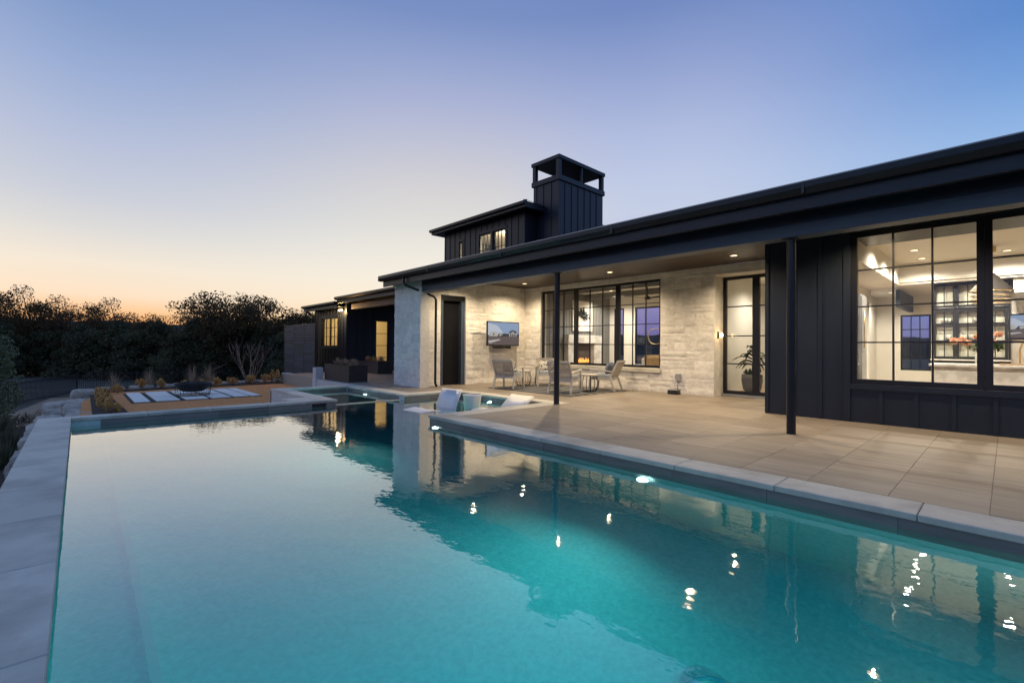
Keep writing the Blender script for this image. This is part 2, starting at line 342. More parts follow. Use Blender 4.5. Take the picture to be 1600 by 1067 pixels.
# ================================================================== GROUND, HILLS
b = MB(); n = 60; X = np.linspace(-420, 420, n+1); Yv = np.linspace(-420, 420, n+1)
b.add([(x, y, -1.98) for y in Yv for x in X], [(j*(n+1)+i, j*(n+1)+i+1, (j+1)*(n+1)+i+1, (j+1)*(n+1)+i) for j in range(n) for i in range(n)])
tag(b.build('ground', 'dry_grass', origin=(0, 0, -1.98)), 'dry grassy ground around the house and pool', kind='structure')
b = MB(); rows = 7; seg = 540
prof = []
for k in range(seg):
    az = 2*math.pi*k/seg
    d = math.degrees(az); d = d-360 if d > 180 else d
    base = 12.6 if abs(d) < 50 else (12.6-6.5*min(1, (abs(d)-50)/40))
    h = base+1.6*math.sin(az*5+0.6)*(0.3 if abs(d) < 30 else 1)+0.5*math.sin(az*41)+random.uniform(-0.45, 0.45)
    prof.append((az, h))
vs = []
for r_ in range(rows):
    t = r_/(rows-1); rad = 230+90*t
    for az, h in prof: vs.append((rad*math.sin(az), rad*math.cos(az), -2.2+(h+2.2)*math.sin(t*math.pi/2)+(random.uniform(-.5, .5) if 0 < r_ < rows-1 else 0)))
b.smooth = True
b.add(vs, [(r_*seg+k, (r_+1)*seg+k, (r_+1)*seg+(k+1) % seg, r_*seg+(k+1) % seg) for r_ in range(rows-1) for k in range(seg)])
tag(b.build('hills', 'wooded_hill', origin=(0, 0, -2)), 'dark wooded ridge along the horizon', kind='structure')
# upper terrace of orange gravel behind the pool
b = MB(); b.prism([(0.25, 11.0), (4.02, 11.0), (4.02, 14.66), (6.58, 14.66), (6.58, 18.2), (8.9, 18.2), (9.3, 27.2), (7.6, 24.6), (5.2, 23.2), (2.4, 22.2), (0.6, 21.8), (0.1, 18.0), (0.05, 14.5)], -2.0, -0.40)
tag(b.build('gravel_terrace', 'gravel'), 'orange decomposed granite terrace behind the pool', kind='structure')
b = MB(); b.prism([(2.2, 21.2), (6.8, 21.7), (8.0, 22.6), (8.05, 26.6), (7.4, 24.3), (5.2, 22.9), (2.4, 21.9), (0.7, 21.6), (0.75, 20.9)], -0.46, -0.37)
tag(b.build('planting_bed', 'mulch'), 'dark mulch planting bed along the far edge of the terrace', kind='structure')
# sloping mulch bed beside the left pool wall
b = MB(); nx, ny = 26, 60; b.smooth = True
vs = []
for j in range(ny+1):
    for i in range(nx+1):
        x = -0.46-6.5*i/nx; y = -3+29.5*j/ny
        z = -0.80-0.16*(-0.46-x)-max(0, y-8)*0.055+0.05*math.sin(x*3.1+y*1.3)+random.uniform(-.035, .035)
        vs.append((x, y, max(z, -1.96+0.0*i)))
b.add(vs, [(j*(nx+1)+i, (j+1)*(nx+1)+i, (j+1)*(nx+1)+i+1, j*(nx+1)+i+1) for j in range(ny) for i in range(nx)])
tag(b.build('mulch_bed', 'mulch'), 'dark mulch bed sloping down from the left pool wall', kind='structure')
b = MB()
pts = [(-14, 18.5), (-5, 22.5), (-2.6, 26.5), (-0.9, 31), (0.1, 38)]
L_, R_ = [], []
for i, (x, y) in enumerate(pts):
    d = Vector((pts[min(i+1, 4)][0]-pts[max(i-1, 0)][0], pts[min(i+1, 4)][1]-pts[max(i-1, 0)][1], 0)).normalized(); nrm = Vector((-d.y, d.x, 0))*1.25
    L_.append((x+nrm.x, y+nrm.y, -1.93)); R_.append((x-nrm.x, y-nrm.y, -1.93))
b.add(L_+R_, [(i+5, i+6, i+1, i) for i in range(4)])
tag(b.build('path', 'pale_path'), 'tan granite path in front of the iron fence', kind='structure')

# ================================================================== POOL
ZW = -0.14
pool = empty('pool', (2.3, 4.8, -1.5), 'rectangular in-ground pool with pale stone coping', None, None, None, 'structure')
XL, XR, Y0, Y1 = -0.10, 4.72, -1.3, 10.75          # main basin
LX1, LY0, LY1 = 7.82, 7.22, 10.70                    # tanning ledge
SX0, SX1, SY0, SY1 = 4.42, 6.19, 10.93, 14.16        # spa
def part(mb, name, mat, parent, label=None):
    o = mb.build(name, mat, parent)
    if label: o['label'] = label
    return o
part(MB().box(XL-.3, LX1+.3, Y0-.3, SY1+.3, -1.62, -1.40), 'pool_floor', 'pool_plaster', pool)
W = [(XL-.30, XL, Y0-.3, Y1+.25), (XR, XR+.3, Y0-.3, LY0), (XL, XR, Y0-.3, Y0), (XL, SX0, Y1, Y1+.25),
     (XR+.3, LX1+.3, LY0-.3, LY0), (LX1, LX1+.3, LY0, LY1+.3), (SX1, LX1, LY1, LY1+.3)]
for x0, x1, y0, y1 in W: part(MB().box(x0, x1, y0, y1, -1.40, -0.052), 'pool_wall', 'pool_plaster', pool)
part(MB().box(SX0, SX1, Y1, SY0, -1.40, -0.128), 'spa_weir', 'limestone', pool, 'thin stone weir between the spa and the pool')
for x0, x1, y0, y1 in [(SX0-.3, SX0, Y1+.25, SY1+.3), (SX0, SX1+.3, SY1, SY1+.3), (SX1, SX1+.3, LY1+.3, SY1)]:
    part(MB().box(x0, x1, y0, y1, -1.40, -0.052), 'spa_wall', 'pool_plaster', pool)
part(MB().box(XL, 0.34, Y0, Y1, -1.40, -0.85), 'pool_bench', 'pool_plaster', pool)
part(MB().box(0.30, 0.345, Y0, Y1-.01, -.90, -0.845), 'lit_bench_nosing', 'resin_white', pool)  # white strip puts the bright lit line of the bench edge into colour
part(MB().box(XR, LX1, LY0, LY1, -1.40, -0.42), 'tanning_ledge', 'pool_plaster', pool)
part(MB().box(SX0, SX1, LY1-.55, Y1, -1.40, -0.60), 'pool_step', 'pool_plaster', pool)
part(MB().box(SX0, SX1, SY0+.0, SY1, -1.40, -1.05), 'spa_floor', 'pool_plaster', pool)
for x0, x1, y0, y1 in [(SX0, SX1, SY1-.45, SY1), (SX1-.42, SX1, SY0, SY1-.45)]: part(MB().box(x0, x1, y0, y1, -1.05, -0.55), 'spa_bench', 'pool_plaster', pool)
part(MB().box(SX0+.3, SX1-.5, SY1-.75, SY1-.46, -1.05, -0.80), 'spa_step', 'pool_plaster', pool)
# outer faces of the pool and spa walls
part(MB().box(-0.45, XL-.30, Y0-.3, Y1+.25, -2.0, -0.052), 'outer_wall', 'white_plaster', pool)
part(MB().box(4.07, SX0-.3, 11.05, SY1+.38, -1.2, -0.052), 'outer_wall', 'white_plaster', pool)
part(MB().box(4.07, 6.6, SY1+.3, SY1+.40, -1.2, -0.052), 'outer_wall', 'white_plaster', pool)
# waterline band, stone by stone
def band_y(x0, x1, ya, yb, step=0.98):
    k = int(round((yb-ya)/step))
    for i in range(k):
        part(MB().box(x0, x1, ya+(yb-ya)*i/k+.002, ya+(yb-ya)*(i+1)/k-.002, -0.30, -0.056), 'waterline_tile', 'pool_tile', pool)
def band_x(y0, y1, xa, xb, step=0.98):
    k = max(1, int(round((xb-xa)/step)))
    for i in range(k):
        part(MB().box(xa+(xb-xa)*i/k+.002, xa+(xb-xa)*(i+1)/k-.002, y0, y1, -0.30, -0.056), 'waterline_tile', 'pool_tile', pool)
band_y(XR-.012, XR+.004, -1.3, 7.22); band_x(Y1-.012, Y1+.004, 0.30, 3.86); band_x(Y1-.012, Y1+.004, 4.20, 4.42, 1)
band_x(LY0-.004, LY0+.012, 4.75, 7.80); band_y(LX1-.012, LX1+.004, 7.24, 10.68); band_x(LY1-.012, LY1+.004, 6.2, 7.80)
band_y(SX1-.012, SX1+.004, 10.95, 14.1); band_x(SY1-.012, SY1+.004, 4.45, 6.15); band_y(SX0-.004, SX0+.012, 10.95, 14.1)
part(MB().box(3.87, 4.19, Y1-.016, Y1+.02, -0.22, -0.066), 'skimmer', 'tv_black', pool, 'dark skimmer opening under the far coping')
# coping stones
def cope(x0, x1, y0, y1): part(MB().cbox(x0, x1, y0, y1, -0.05, 0.0, 0.006), 'coping_stone', 'limestone', pool)
def cope_y(x0, x1, cuts):
    for a, c in zip(cuts[:-1], cuts[1:]): cope(x0, x1, a+.003, c-.003)
def cope_x(y0, y1, cuts):
    for a, c in zip(cuts[:-1], cuts[1:]): cope(a+.003, c-.003, y0, y1)
cope_y(4.69, 5.10, [-1.65, -.52, .478, 1.475, 2.45, 3.42, 4.42, 5.42, 6.42, 7.25])
cope_y(-0.475, -0.07, [-1.65, -.6, .5, 1.55, 2.65, 3.75, 4.75, 5.75, 6.85, 7.9, 8.95, 10.0, 11.06])
cope_x(10.72, 11.06, [-.07, .95, 1.95, 2.95, 3.75, 4.45])
cope_x(11.063, 11.66, [3.50, 4.062])
cope_x(6.82, 7.25, [5.103, 6.1, 7.15, 8.21]); cope_y(7.79, 8.21, [7.253, 8.4, 9.6, 10.673]); cope_x(10.673, 11.09, [6.16, 7.2, 8.21])
cope_y(4.065, 4.45, [11.06, 12.0, 13.1, 14.13]); cope_x(14.13, 14.58, [4.065, 5.1, 6.16, 6.60]); cope_y(6.16, 6.595, [11.093, 12.1, 13.1, 14.127])
# water
b = MB(); b.prism([(XL-.03, Y0-.03), (XR+.03, Y0-.03), (XR+.03, LY0-.03), (LX1+.03, LY0-.03), (LX1+.03, LY1+.03), (SX1, LY1+.03), (SX1, Y1+.03), (XL-.03, Y1+.03)], -1.5, ZW)
tag(b.build('water', 'pool_water'), 'still teal water filling the pool and tanning ledge', kind='structure')
b = MB(); b.prism([(SX0-.03, SY0-.06), (SX1+.03, SY0-.06), (SX1+.03, SY1+.03), (SX0-.03, SY1+.03)], -1.5, -0.125)
tag(b.build('spa_water', 'pool_water'), 'green lit water in the spa', kind='structure')
# pool lights
def pool_light(loc, d, label, e, size=0.11):
    loc = Vector(loc); d = Vector(d)
    t = empty('pool_light', loc, label, 'pool light', 'underwater lights in the pool walls')
    rot = Vector((0, 0, 1)).rotation_difference(d)
    def ring(prof, nm, mt):
        m = MB(); m.lathe(prof, (0, 0, 0), 18)
        m.v = [tuple(loc+rot @ Vector(p)) for p in m.v]; m.build(nm, mt, t, origin=loc)
    ring([(size, 0), (size, .02), (size*.78, .03), (size*.78, .012)], 'rim', 'pale_metal')
    ring([(size*.78, .014), (size*.4, .022), (0.001, .026)], 'lens', 'pool_lens')
    lamp('pool_lamp', 'SPOT', loc+d*0.06, e, (0.52, 1.0, 0.97), t, 0.06, 150, 1.0, aim=d+Vector((0, 0, .34)))
pool_light((4.70, 2.80, -0.42), (-1, 0, 0), 'bright underwater light in the right pool wall under the long coping', W_POOL, .06)
pool_light((4.70, 6.93, -0.36), (-1, 0, 0), 'underwater light at the corner of the tanning ledge coping', W_POOL, 0.045)
pool_light((7.80, 9.1, -0.30), (-1, 0, 0), 'underwater light in the tanning ledge wall beside the white pot', W_POOL*1.4, 0.05)
pool_light((6.17, 12.75, -0.36), (-1, 0, 0), 'underwater light in the spa wall beside the deck', W_POOL*1.2, .05)
pool_light((0.75, -1.28, -0.24), (0, 1, 0), 'left added underwater fill light, unseen in the end wall of the pool below the camera', W_POOL*1.9, .06)  # added fill light out of view, brightens the near left pool floor
pool_light((3.5, -1.28, -0.42), (0, 1, 0), 'right added underwater fill light, unseen in the end wall of the pool below the camera', W_POOL*0.30, .06)  # second added fill light out of view, lifts the near right floor

# ================================================================== PATIO
patio = empty('patio', (8.5, 6, -0.1), 'travertine paved patio under and beside the porch roof', None, None, None, 'structure')
rects = [(5.106, 12.2, -1.65, 6.816), (8.216, 12.2, 6.816, 11.096), (6.60, 12.2, 11.096, 12.36), (6.602, 12.3, 12.36, 22.0)]
for x0, x1, y0, y1 in rects: part(MB().box(x0, x1, y0, y1, -0.4, -0.007), 'slab', 'joint_sand', patio)
part(MB().box(12.2, 13.0, 3.3, 5.3, -0.4, -0.004), 'threshold', 'travertine', patio)
bump_clip = (9.93, 3.24)
cnt = []
for x0, x1, y0, y1 in rects:
    ia, ib = math.floor((x0-5.106)/0.73), math.ceil((x1-5.106)/0.73); ja, jb = math.floor((y0-.1)/0.61), math.ceil((y1-.1)/0.61)
    for i in range(ia, ib):
        for j in range(ja, jb):
            a0, a1 = max(x0, 5.106+.73*i)+.0013, min(x1, 5.106+.73*(i+1))-.0013
            c0, c1 = max(y0, .1+.61*j)+.0013, min(y1, .1+.61*(j+1))-.0013
            if a1-a0 < .02 or c1-c0 < .02: continue
            if a0 > bump_clip[0] and c1 < bump_clip[1]: continue
            if 7.6 < a0 and a1 < 12.3 and 12.4 < c0 < 13.7: continue
            cnt.append((math.hypot(a0, c0), a0, a1, c0, c1))
cnt.sort()
rest = MB()
for k, (d_, a0, a1, c0, c1) in enumerate(cnt):
    if k < 285: part(MB().cbox(a0, a1, c0, c1, -0.03, -0.001+random.uniform(-.001, .001), 0.001), 'paver', 'travertine', patio)
    else: rest.box(a0, a1, c0, c1, -0.03, -0.001)
o = part(rest, 'paver_field', 'travertine', patio); o['kind'] = 'stuff'
part(MB().box(6.56, 6.60, 14.60, 18.2, -0.6, -0.004), 'edge_wall', 'white_plaster', patio)
part(MB().box(6.52, 6.80, 17.75, 18.05, -0.6, 0.43), 'edge_pillar', 'white_plaster', patio)

# ================================================================== HOUSE
house = empty('house', (12.2, 6, 0), 'low dark farmhouse with white stone walls, deep porch and metal roof', 'house')
def mapx(Xp, sgn=-1): return lambda u, v, d: (Xp+sgn*d, u, v)          # wall facing -X: u = y
def mapy(Yp, sgn=-1): return lambda u, v, d: (u, Yp+sgn*d, v)          # wall facing -Y: u = x
def ubox(P, u0, u1, v0, v1, d0, d1, mb=None):
    a = P(u0, v0, d0); c = P(u1, v1, d1); mb = mb or MB()
    return mb.box(min(a[0], c[0]), max(a[0], c[0]), min(a[1], c[1]), max(a[1], c[1]), min(a[2], c[2]), max(a[2], c[2]))
def cells(u0, u1, v0, v1, holes):
    us = sorted({u0, u1, *[min(max(h[i], u0), u1) for h in holes for i in (0, 1)]}); vs = sorted({v0, v1, *[min(max(h[i], v0), v1) for h in holes for i in (2, 3)]})
    for a, c in zip(us[:-1], us[1:]):
        for e, f in zip(vs[:-1], vs[1:]):
            m, q = (a+c)/2, (e+f)/2
            if not any(h[0] < m < h[1] and h[2] < q < h[3] for h in holes): yield a, c, e, f
def slabwall(P, u0, u1, v0, v1, d0, d1, holes, name, mat, parent):
    mb = MB()
    for a, c, e, f in cells(u0, u1, v0, v1, holes): ubox(P, a, c, e, f, d0, d1, mb)
    return part(mb, name, mat, parent)
def stone(P, u0, u1, v0, v1, prd):
    mb = MB(); mb.smooth = True
    nu, nv = max(3, int((u1-u0)/0.085)), max(3, int((v1-v0)/0.075)); nu = min(nu, 7); nv = min(nv, 4)
    ph = random.uniform(0, 50); vs = []
    tilt = random.uniform(-.006, .006)
    for j in range(nv+1):
        for i in range(nu+1):
            edge = i in (0, nu) or j in (0, nv)
            u = u0+(u1-u0)*i/nu; v = v0+(v1-v0)*j/nv
            if not edge: u += random.uniform(-.012, .012); v += random.uniform(-.012, .012)
            d = (prd*.6+random.uniform(-.004, .006)) if edge else prd+random.uniform(-.011, .015)+tilt*(2*j/nv-1)
            vs.append(P(u, v, d))
    fs = [(j*(nu+1)+i, j*(nu+1)+i+1, (j+1)*(nu+1)+i+1, (j+1)*(nu+1)+i) for j in range(nv) for i in range(nu)]
    per = [(i, 0) for i in range(nu)]+[(nu, j) for j in range(nv)]+[(i, nv) for i in range(nu, 0, -1)]+[(0, j) for j in range(nv, 0, -1)]
    mb.add(vs, fs)                                      # front face, then the four sides with vertices of their own
    mb.smooth = False
    m = len(per); ring = [vs[j*(nu+1)+i] for i, j in per]+[P(u0+(u1-u0)*i/nu, v0+(v1-v0)*j/nv, -0.02) for i, j in per]
    return mb.add(ring, [(m+k, m+(k+1) % m, (k+1) % m, k) for k in range(m)])
def stonewall(P, u0, u1, v0, v1, holes, thick, name, label=None, course=0.24):
    w = slabwall(P, u0, u1, v0, v1, -thick, 0.0, holes, name, 'white_mortar', house)
    if label: w['label'] = label
    brk = sorted({v0, v1, *[h[i] for h in holes for i in (2, 3) if v0 < h[i] < v1]})
    for e, f in zip(brk[:-1], brk[1:]):
        k = max(1, round((f-e)/course)); q = (e+f)/2
        zs = [e+(f-e)*(i+(random.uniform(-.24, .24) if 0 < i < k else 0))/k for i in range(k+1)]
        for i in range(k):
            spans = [(u0, u1)]
            for h in holes:
                if h[2] < q < h[3]:
                    spans = [s_ for a, c in spans for s_ in ((a, min(c, h[0])), (max(a, h[1]), c)) if s_[1]-s_[0] > .03]
            for a, c in spans:
                u = a
                while u < c-.001:
                    ln = random.uniform(.3, .85)
                    e2 = u+ln if c-(u+ln) > .22 else c
                    za, zb = zs[i]+.0008, zs[i+1]-.0008; q_ = random.random(); zm = za+(zb-za)*random.uniform(.38, .62); um = u+(e2-u)*random.uniform(.35, .65)
                    if q_ < .22 and zb-za > .15: pieces = [(u, e2, za, zm-.0008), (u, e2, zm+.0008, zb)]
                    elif q_ < .40 and zb-za > .15 and e2-u > .4: pieces = [(u, um, za, zb), (um, e2, za, zm-.0008), (um, e2, zm+.0008, zb)]
                    else: pieces = [(u, e2, za, zb)]
                    for pa, pb, pc, pd in pieces: stone(P, pa+.0008, pb-.0008, pc, pd, random.uniform(.008, .026)).build('stone', 'white_stone', w)
                    u = e2
    return w
PX = 12.2; RY = 12.35
main_holes = [(3.6, 5.27, -.1, 3.19), (6.81, 11.53, 0.68, 3.27)]
stonewall(mapx(PX), 3.25, RY, 0.0, 3.43, main_holes, 0.30, 'stone_wall', 'white limestone porch wall with the wide window')
part(MB().box(12.2, 12.5, RY+.001, RY+.3, 0, 3.43), 'wall', 'white_mortar', house)
stonewall(mapy(RY), 7.62, PX-.002, 0.0, 3.43, [(8.42, 9.43, -.1, 2.92)], 0.30, 'stone_wall', 'white limestone end wall of the porch with the television')
stonewall(mapx(7.58), RY-.18, 13.75, 0.0, 3.30, [], 0.30, 'stone_wall', 'broad white limestone pier facing the pool')
part(MB().box(7.88, 12.2, 13.45, 13.75, 0, 3.3), 'wall', 'white_mortar', house)
part(MB().box(7.585, 7.9, RY-.178, RY-.01, 0, 3.3), 'pier_return', 'white_stone', house)
# jambs of recessed door
for a, c in ((5.266, 5.45), (3.42, 3.604)): part(MB().box(12.215, 12.95, a, c, 0, 3.43), 'door_jamb', 'white_stone', house)
part(MB().box(12.215, 12.95, 3.604, 5.266, 3.187, 3.43), 'door_head', 'white_stone', house)
part(MB().cbox(12.12, 12.50, 6.78, 11.56, 0.56, 0.675, .01), 'window_sill', 'limestone', house)
# ---- windows
def window(P, u0, u1, v0, v1, cols, rows, fw=0.05, mw=0.022, depth=0.07, parent=house, mat='black_frame', name='window', glass='window_glass', d=0.0, label=None):
    mb = MB()
    for a in ((u0, u0+fw, v0, v1), (u1-fw, u1, v0, v1), (u0+fw, u1-fw, v0, v0+fw), (u0+fw, u1-fw, v1-fw, v1)): ubox(P, *a, d-depth, d, mb)
    w = part(mb, name, mat, parent, label)
    cu = cols if isinstance(cols, list) else [u0+fw+(u1-u0-2*fw)*i/cols for i in range(cols+1)]
    cv = rows if isinstance(rows, list) else [v0+fw+(v1-v0-2*fw)*i/rows for i in range(rows+1)]
    for c in cu[1:-1]: part(ubox(P, c-mw/2, c+mw/2, v0+fw, v1-fw, d-depth*.75, d-.008), 'muntin', mat, w)
    for c in cv[1:-1]: part(ubox(P, u0+fw, u1-fw, c-mw/2, c+mw/2, d-depth*.72, d-.011), 'muntin', mat, w)
    for a, c in zip(cu[:-1], cu[1:]):
        for e, f in zip(cv[:-1], cv[1:]): part(ubox(P, a+.001, c-.001, e+.001, f-.001, d-depth*.5-.004, d-depth*.5), 'pane', glass, w)
    return w
PL = mapx(12.27)
for a, c, lb in ((6.81, 8.31, 'right section of the porch window'), (8.31, 9.98, 'middle section of the porch window'), (9.98, 11.53, 'left section of the porch window')):
    window(PL, a+.001, c-.001, 0.68, 3.265, 3, 4, 0.075, label=lb)
# glass door in the recess
PD = mapx(12.74)
for a, c, cc in ((4.43, 5.262, 1), (3.608, 4.43, 1)):
    window(PD, a+.001, c-.001, 0.06, 3.185, cc, [0.20, 0.86, 1.60, 2.38, 3.10], 0.085, 0.03, 0.08, name='glass_door')
part(MB().box(12.66, 12.90, 3.6, 5.27, 0.0, 0.055), 'door_sill', 'pale_metal', house)
# dark door in the end wall
pbr('door_black', (0.006, 0.006, 0.008), None, 3, 0.8, spec=0.2)
w = part(MB().box(8.42, 9.43, RY+.20, RY+.29, 0.01, 2.92), 'panel_door', 'door_black', house, 'tall black door standing in the end wall')
for x0, x1 in ((8.421, 8.56), (9.29, 9.429)): part(MB().box(x0, x1, RY+.05, RY+.20, 0.01, 2.75), 'door_post', 'beam_paint', w)
part(MB().box(8.421, 9.429, RY+.05, RY+.20, 2.75, 2.918), 'door_lintel', 'black_frame', w)
# ---- kitchen bump-out, board and batten
BX, BY = 9.9, 3.27
bh = [(-4.5, 1.88, 0.66, 3.30)]
bw = slabwall(mapx(BX), -4.5, BY, 0.0, 3.43, -0.18, 0.0, bh, 'board_wall', 'charcoal_paint', house)
bw['label'] = 'charcoal board and batten kitchen wall'
for y in (3.235, 2.77, 2.34): part(ubox(mapx(BX), y-.032, y+.032, 0.02, 3.40, 0, .022), 'batten', 'charcoal_paint', bw)
for y in (1.46, 1.01, .57, .123, -.32, -.77, -1.22, -1.67, -2.12): part(ubox(mapx(BX), y-.026, y+.026, 0.02, 0.575, 0, .022), 'batten', 'charcoal_paint', bw)
part(ubox(mapx(BX), 1.885, 1.985, 0.02, 3.40, 0, .03), 'batten', 'charcoal_paint', bw)
part(MB().box(BX+.182, 12.6, BY-.18, BY-.002, 0.0, 3.43), 'return_wall', 'charcoal_paint', house)
part(ubox(mapx(BX), -4.5, 1.885, 0.575, 0.665, 0, .045), 'sill_board', 'charcoal_paint', bw)
part(ubox(mapx(BX), -4.5, 1.885, 3.295, 3.41, 0, .03), 'head_board', 'black_frame', bw)
PB = mapx(BX+.02)
rowsK = [0.765, 1.385, 2.005, 2.64, 3.255]
for a, c in ((0.232, 1.88), (-1.43, 0.232), (-3.1, -1.43)):
    window(PB, a+.001, c-.001, 0.666, 3.294, [a+.095, a+.095+.49, a+.095+.98, c-.078], rowsK, 0.085, 0.024, 0.10, label='tall gridded kitchen window' if a > 0 else None)
# ---- roof, eave, gutter, beam, ceiling
YE0, YE1 = -4.5, 13.86
b = MB(); b.sweep_y([(7.13, 3.40), (17.5, 5.69), (17.5, 5.79), (7.13, 3.485)], YE0, YE1); roof = part(b, 'roof', 'charcoal_metal', house, 'dark standing seam metal roof over the porch')
for y in np.arange(YE0+.2, YE1, .41): part(MB().bar((7.5, y, 3.588), (12.15, y, 3.515+5*.2217), .03, .04), 'seam', 'seam_metal', roof)
b = MB(); b.sweep_y([(7.10, 3.36), (7.115, 3.345), (7.20, 3.345), (7.20, 3.49), (7.185, 3.49), (7.185, 3.36), (7.12, 3.372), (7.075, 3.42), (7.075, 3.49), (7.055, 3.495), (7.05, 3.42)], YE0, YE1+.06)
part(b, 'gutter', 'charcoal_metal', roof)
for y in (-1.2, 1.85, 4.9, 7.95, 11.0): part(MB().box(7.046, 7.20, y, y+.035, 3.343, 3.496), 'gutter_joint', 'seam_metal', roof)
part(MB().box(7.055, 7.2, YE1+.06, YE1+.065, 3.35, 3.49), 'gutter_end', 'charcoal_metal', roof)
part(MB().box(7.058, 7.215, YE0, YE1+.05, 3.4965, 3.512), 'drip_edge_highlight', 'pale_metal', roof)  # pale colour stands in for the sky highlight along the gutter rim
part(MB().box(7.205, 7.26, YE0, YE1, 3.17, 3.395), 'fascia', 'charcoal_paint', roof)
part(MB().box(7.26, 7.62, YE0, YE1, 3.24, 3.265), 'soffit', 'charcoal_paint', roof)
part(MB().box(7.30, 12.3, YE1-.06, YE1, 3.26, 3.50), 'rake_board', 'charcoal_paint', roof)
part(MB().box(7.62, 7.90, YE0, 12.19, 2.905, 3.26), 'porch_beam', 'beam_paint', house, 'long dark painted porch beam above the steel posts')
part(MB().box(7.60, 7.62, YE0, 12.19, 3.085, 3.24), 'trim_board', 'charcoal_paint', house)
x = 7.90; k = 0
ceil = part(MB().box(7.90, 12.2, YE0, 13.45, 3.455, 3.50), 'porch_ceiling', 'black_frame', house)
while x < 12.19:
    x1 = min(x+.155, 12.2); y0 = YE0 if x1 < BX else BY+.001
    part(MB().box(x+.002, x1-.002, y0 if x1 <= BX else BY, RY-.002, 3.432, 3.455), 'ceiling_plank', 'walnut_plank', ceil); x = x1
# posts
def post(y, label):
    t = empty('steel_post', (7.76, y, 0), label, 'post', 'round steel posts holding the porch beam')
    m = MB(); m.lathe([(.062, 0), (.062, 2.905)], (7.76, y, 0), 24); m.build('pole', 'charcoal_metal', t)
    m = MB(); m.lathe([(.066, 0), (.066, .012), (.062, .014)], (7.76, y, 0), 24); m.build('base_collar', 'charcoal_metal', t)
    part(MB().box(7.66, 7.86, y-.1, y+.1, 2.893, 2.905), 'top_plate', 'charcoal_metal', t)
post(2.205, 'thick round steel post in front of the dark kitchen wall'); post(6.84, 'slim round steel post in front of the wicker chairs')
# downspouts
def downspout(pts, label, parent=None, w=.075):
    m = MB()
    m.tube(pts, w/2, 10)
    o = m.build('downspout', 'charcoal_metal'); tag(o, label, 'downspout', 'downspouts under the gutters')
downspout([(7.13, 12.42, 3.36), (7.13, 12.42, 3.18), (7.17, 12.40, 3.10), (8.02, 12.13, 2.80), (8.09, 12.12, 2.72), (8.09, 12.12, .12), (8.12, 12.08, .02)], 'dark downspout bending from the gutter onto the white end wall')
# ---- upper storey
TX, TY0, TY1 = 12.2, 12.36, 17.6
uh = [(14.18, 15.12, 4.62, 5.93), (13.46, 14.10, 4.62, 5.93), (16.18, 16.48, 4.62, 5.85)]
uh = [(14.36, 15.10, 4.62, 5.93), (13.48, 14.22, 4.62, 5.93), (16.22, 16.48, 4.75, 5.85)]
uw = slabwall(mapx(TX), TY0, TY1, 4.3, 6.36, -0.15, 0.0, uh, 'upper_wall', 'charcoal_paint', house)
for a, c, e, f in uh: window(mapx(TX+.02), a, c, e, f, 3 if c-a > .5 else 2, 2, .045, .02, .06, name='upper_window', mat='charcoal_paint')
for k in range(15):
    y = 12.40+.37*k
    if y > 17.6: continue
    for a, c, e, f in cells(y-.02, y+.02, 4.4, 6.34, [(h[0]-.09, h[1]+.09, 4.3, h[3]+.10) for h in uh]): part(ubox(mapx(TX), y-.02, y+.02, e, f, 0, .02), 'batten', 'charcoal_paint', uw)
for a, c in ((13.38, 15.20), (16.13, 16.57)):
    t = 6.03 if a < 15 else 5.95
    part(ubox(mapx(TX), a, c, t-.095, t, 0, .03), 'window_trim', 'charcoal_paint', uw)
part(ubox(mapx(TX), 14.225, 14.355, 4.6, 5.93, 0, .03), 'window_trim', 'charcoal_paint', uw)
for a in (13.38, 15.10, 16.13, 16.48): part(ubox(mapx(TX), a, a+.09, 4.6, 5.84, 0, .03), 'window_trim', 'charcoal_paint', uw)
part(MB().box(TX+.15, 16.5, TY0, TY0+.15, 4.3, 6.36), 'upper_end_wall', 'charcoal_paint', house)
part(MB().box(TX+.15, 16.5, TY1-.15, TY1, 4.3, 6.36), 'upper_end_wall', 'charcoal_paint', house)
for args, nm in (((15.2, 15.3, TY0+.15, TY1-.15, 4.3, 6.36), 'upper_room_wall'), ((TX+.15, 15.2, TY0+.15, TY1-.15, 6.30, 6.35), 'upper_room_ceiling')):
    part(MB().box(*args), nm, 'interior_white', house)
lamp('upper_room_lamp', 'POINT', (13.5, 14.4, 5.75), 260, WARM, None, .12)
EX, EY0, EY1 = 11.76, 11.93, 18.05
ur = part(MB().prism([(EX, EY0), (16.9, EY0), (16.9, EY1), (EX, EY1)], 6.36, 6.40), 'upper_roof', 'charcoal_metal', house, 'dark metal hip roof of the upper storey')
b = MB(); zt = 6.86
b.add([(EX-.02, EY0-.02, 6.56), (17, EY0-.02, 6.56), (17, EY1+.02, 6.56), (EX-.02, EY1+.02, 6.56), (EX+.62, EY0+.62, zt), (16.3, EY0+.62, zt), (16.3, EY1-.62, zt), (EX+.62, EY1-.62, zt)],
      [(0, 1, 5, 4), (1, 2, 6, 5), (2, 3, 7, 6), (3, 0, 4, 7), (4, 5, 6, 7)])
part(b, 'roof_slope', 'charcoal_metal', ur)
part(MB().box(EX, EX+.04, EY0, EY1, 6.40, 6.55), 'fascia', 'charcoal_paint', ur); part(MB().box(EX+.04, 16.9, EY0, EY0+.04, 6.40, 6.55), 'fascia', 'charcoal_paint', ur)
b = MB(); b.sweep_y([(EX-.10, 6.47), (EX-.002, 6.45), (EX-.002, 6.57), (EX-.10, 6.57)], EY0-.02, EY1+.05); part(b, 'gutter', 'charcoal_metal', ur)
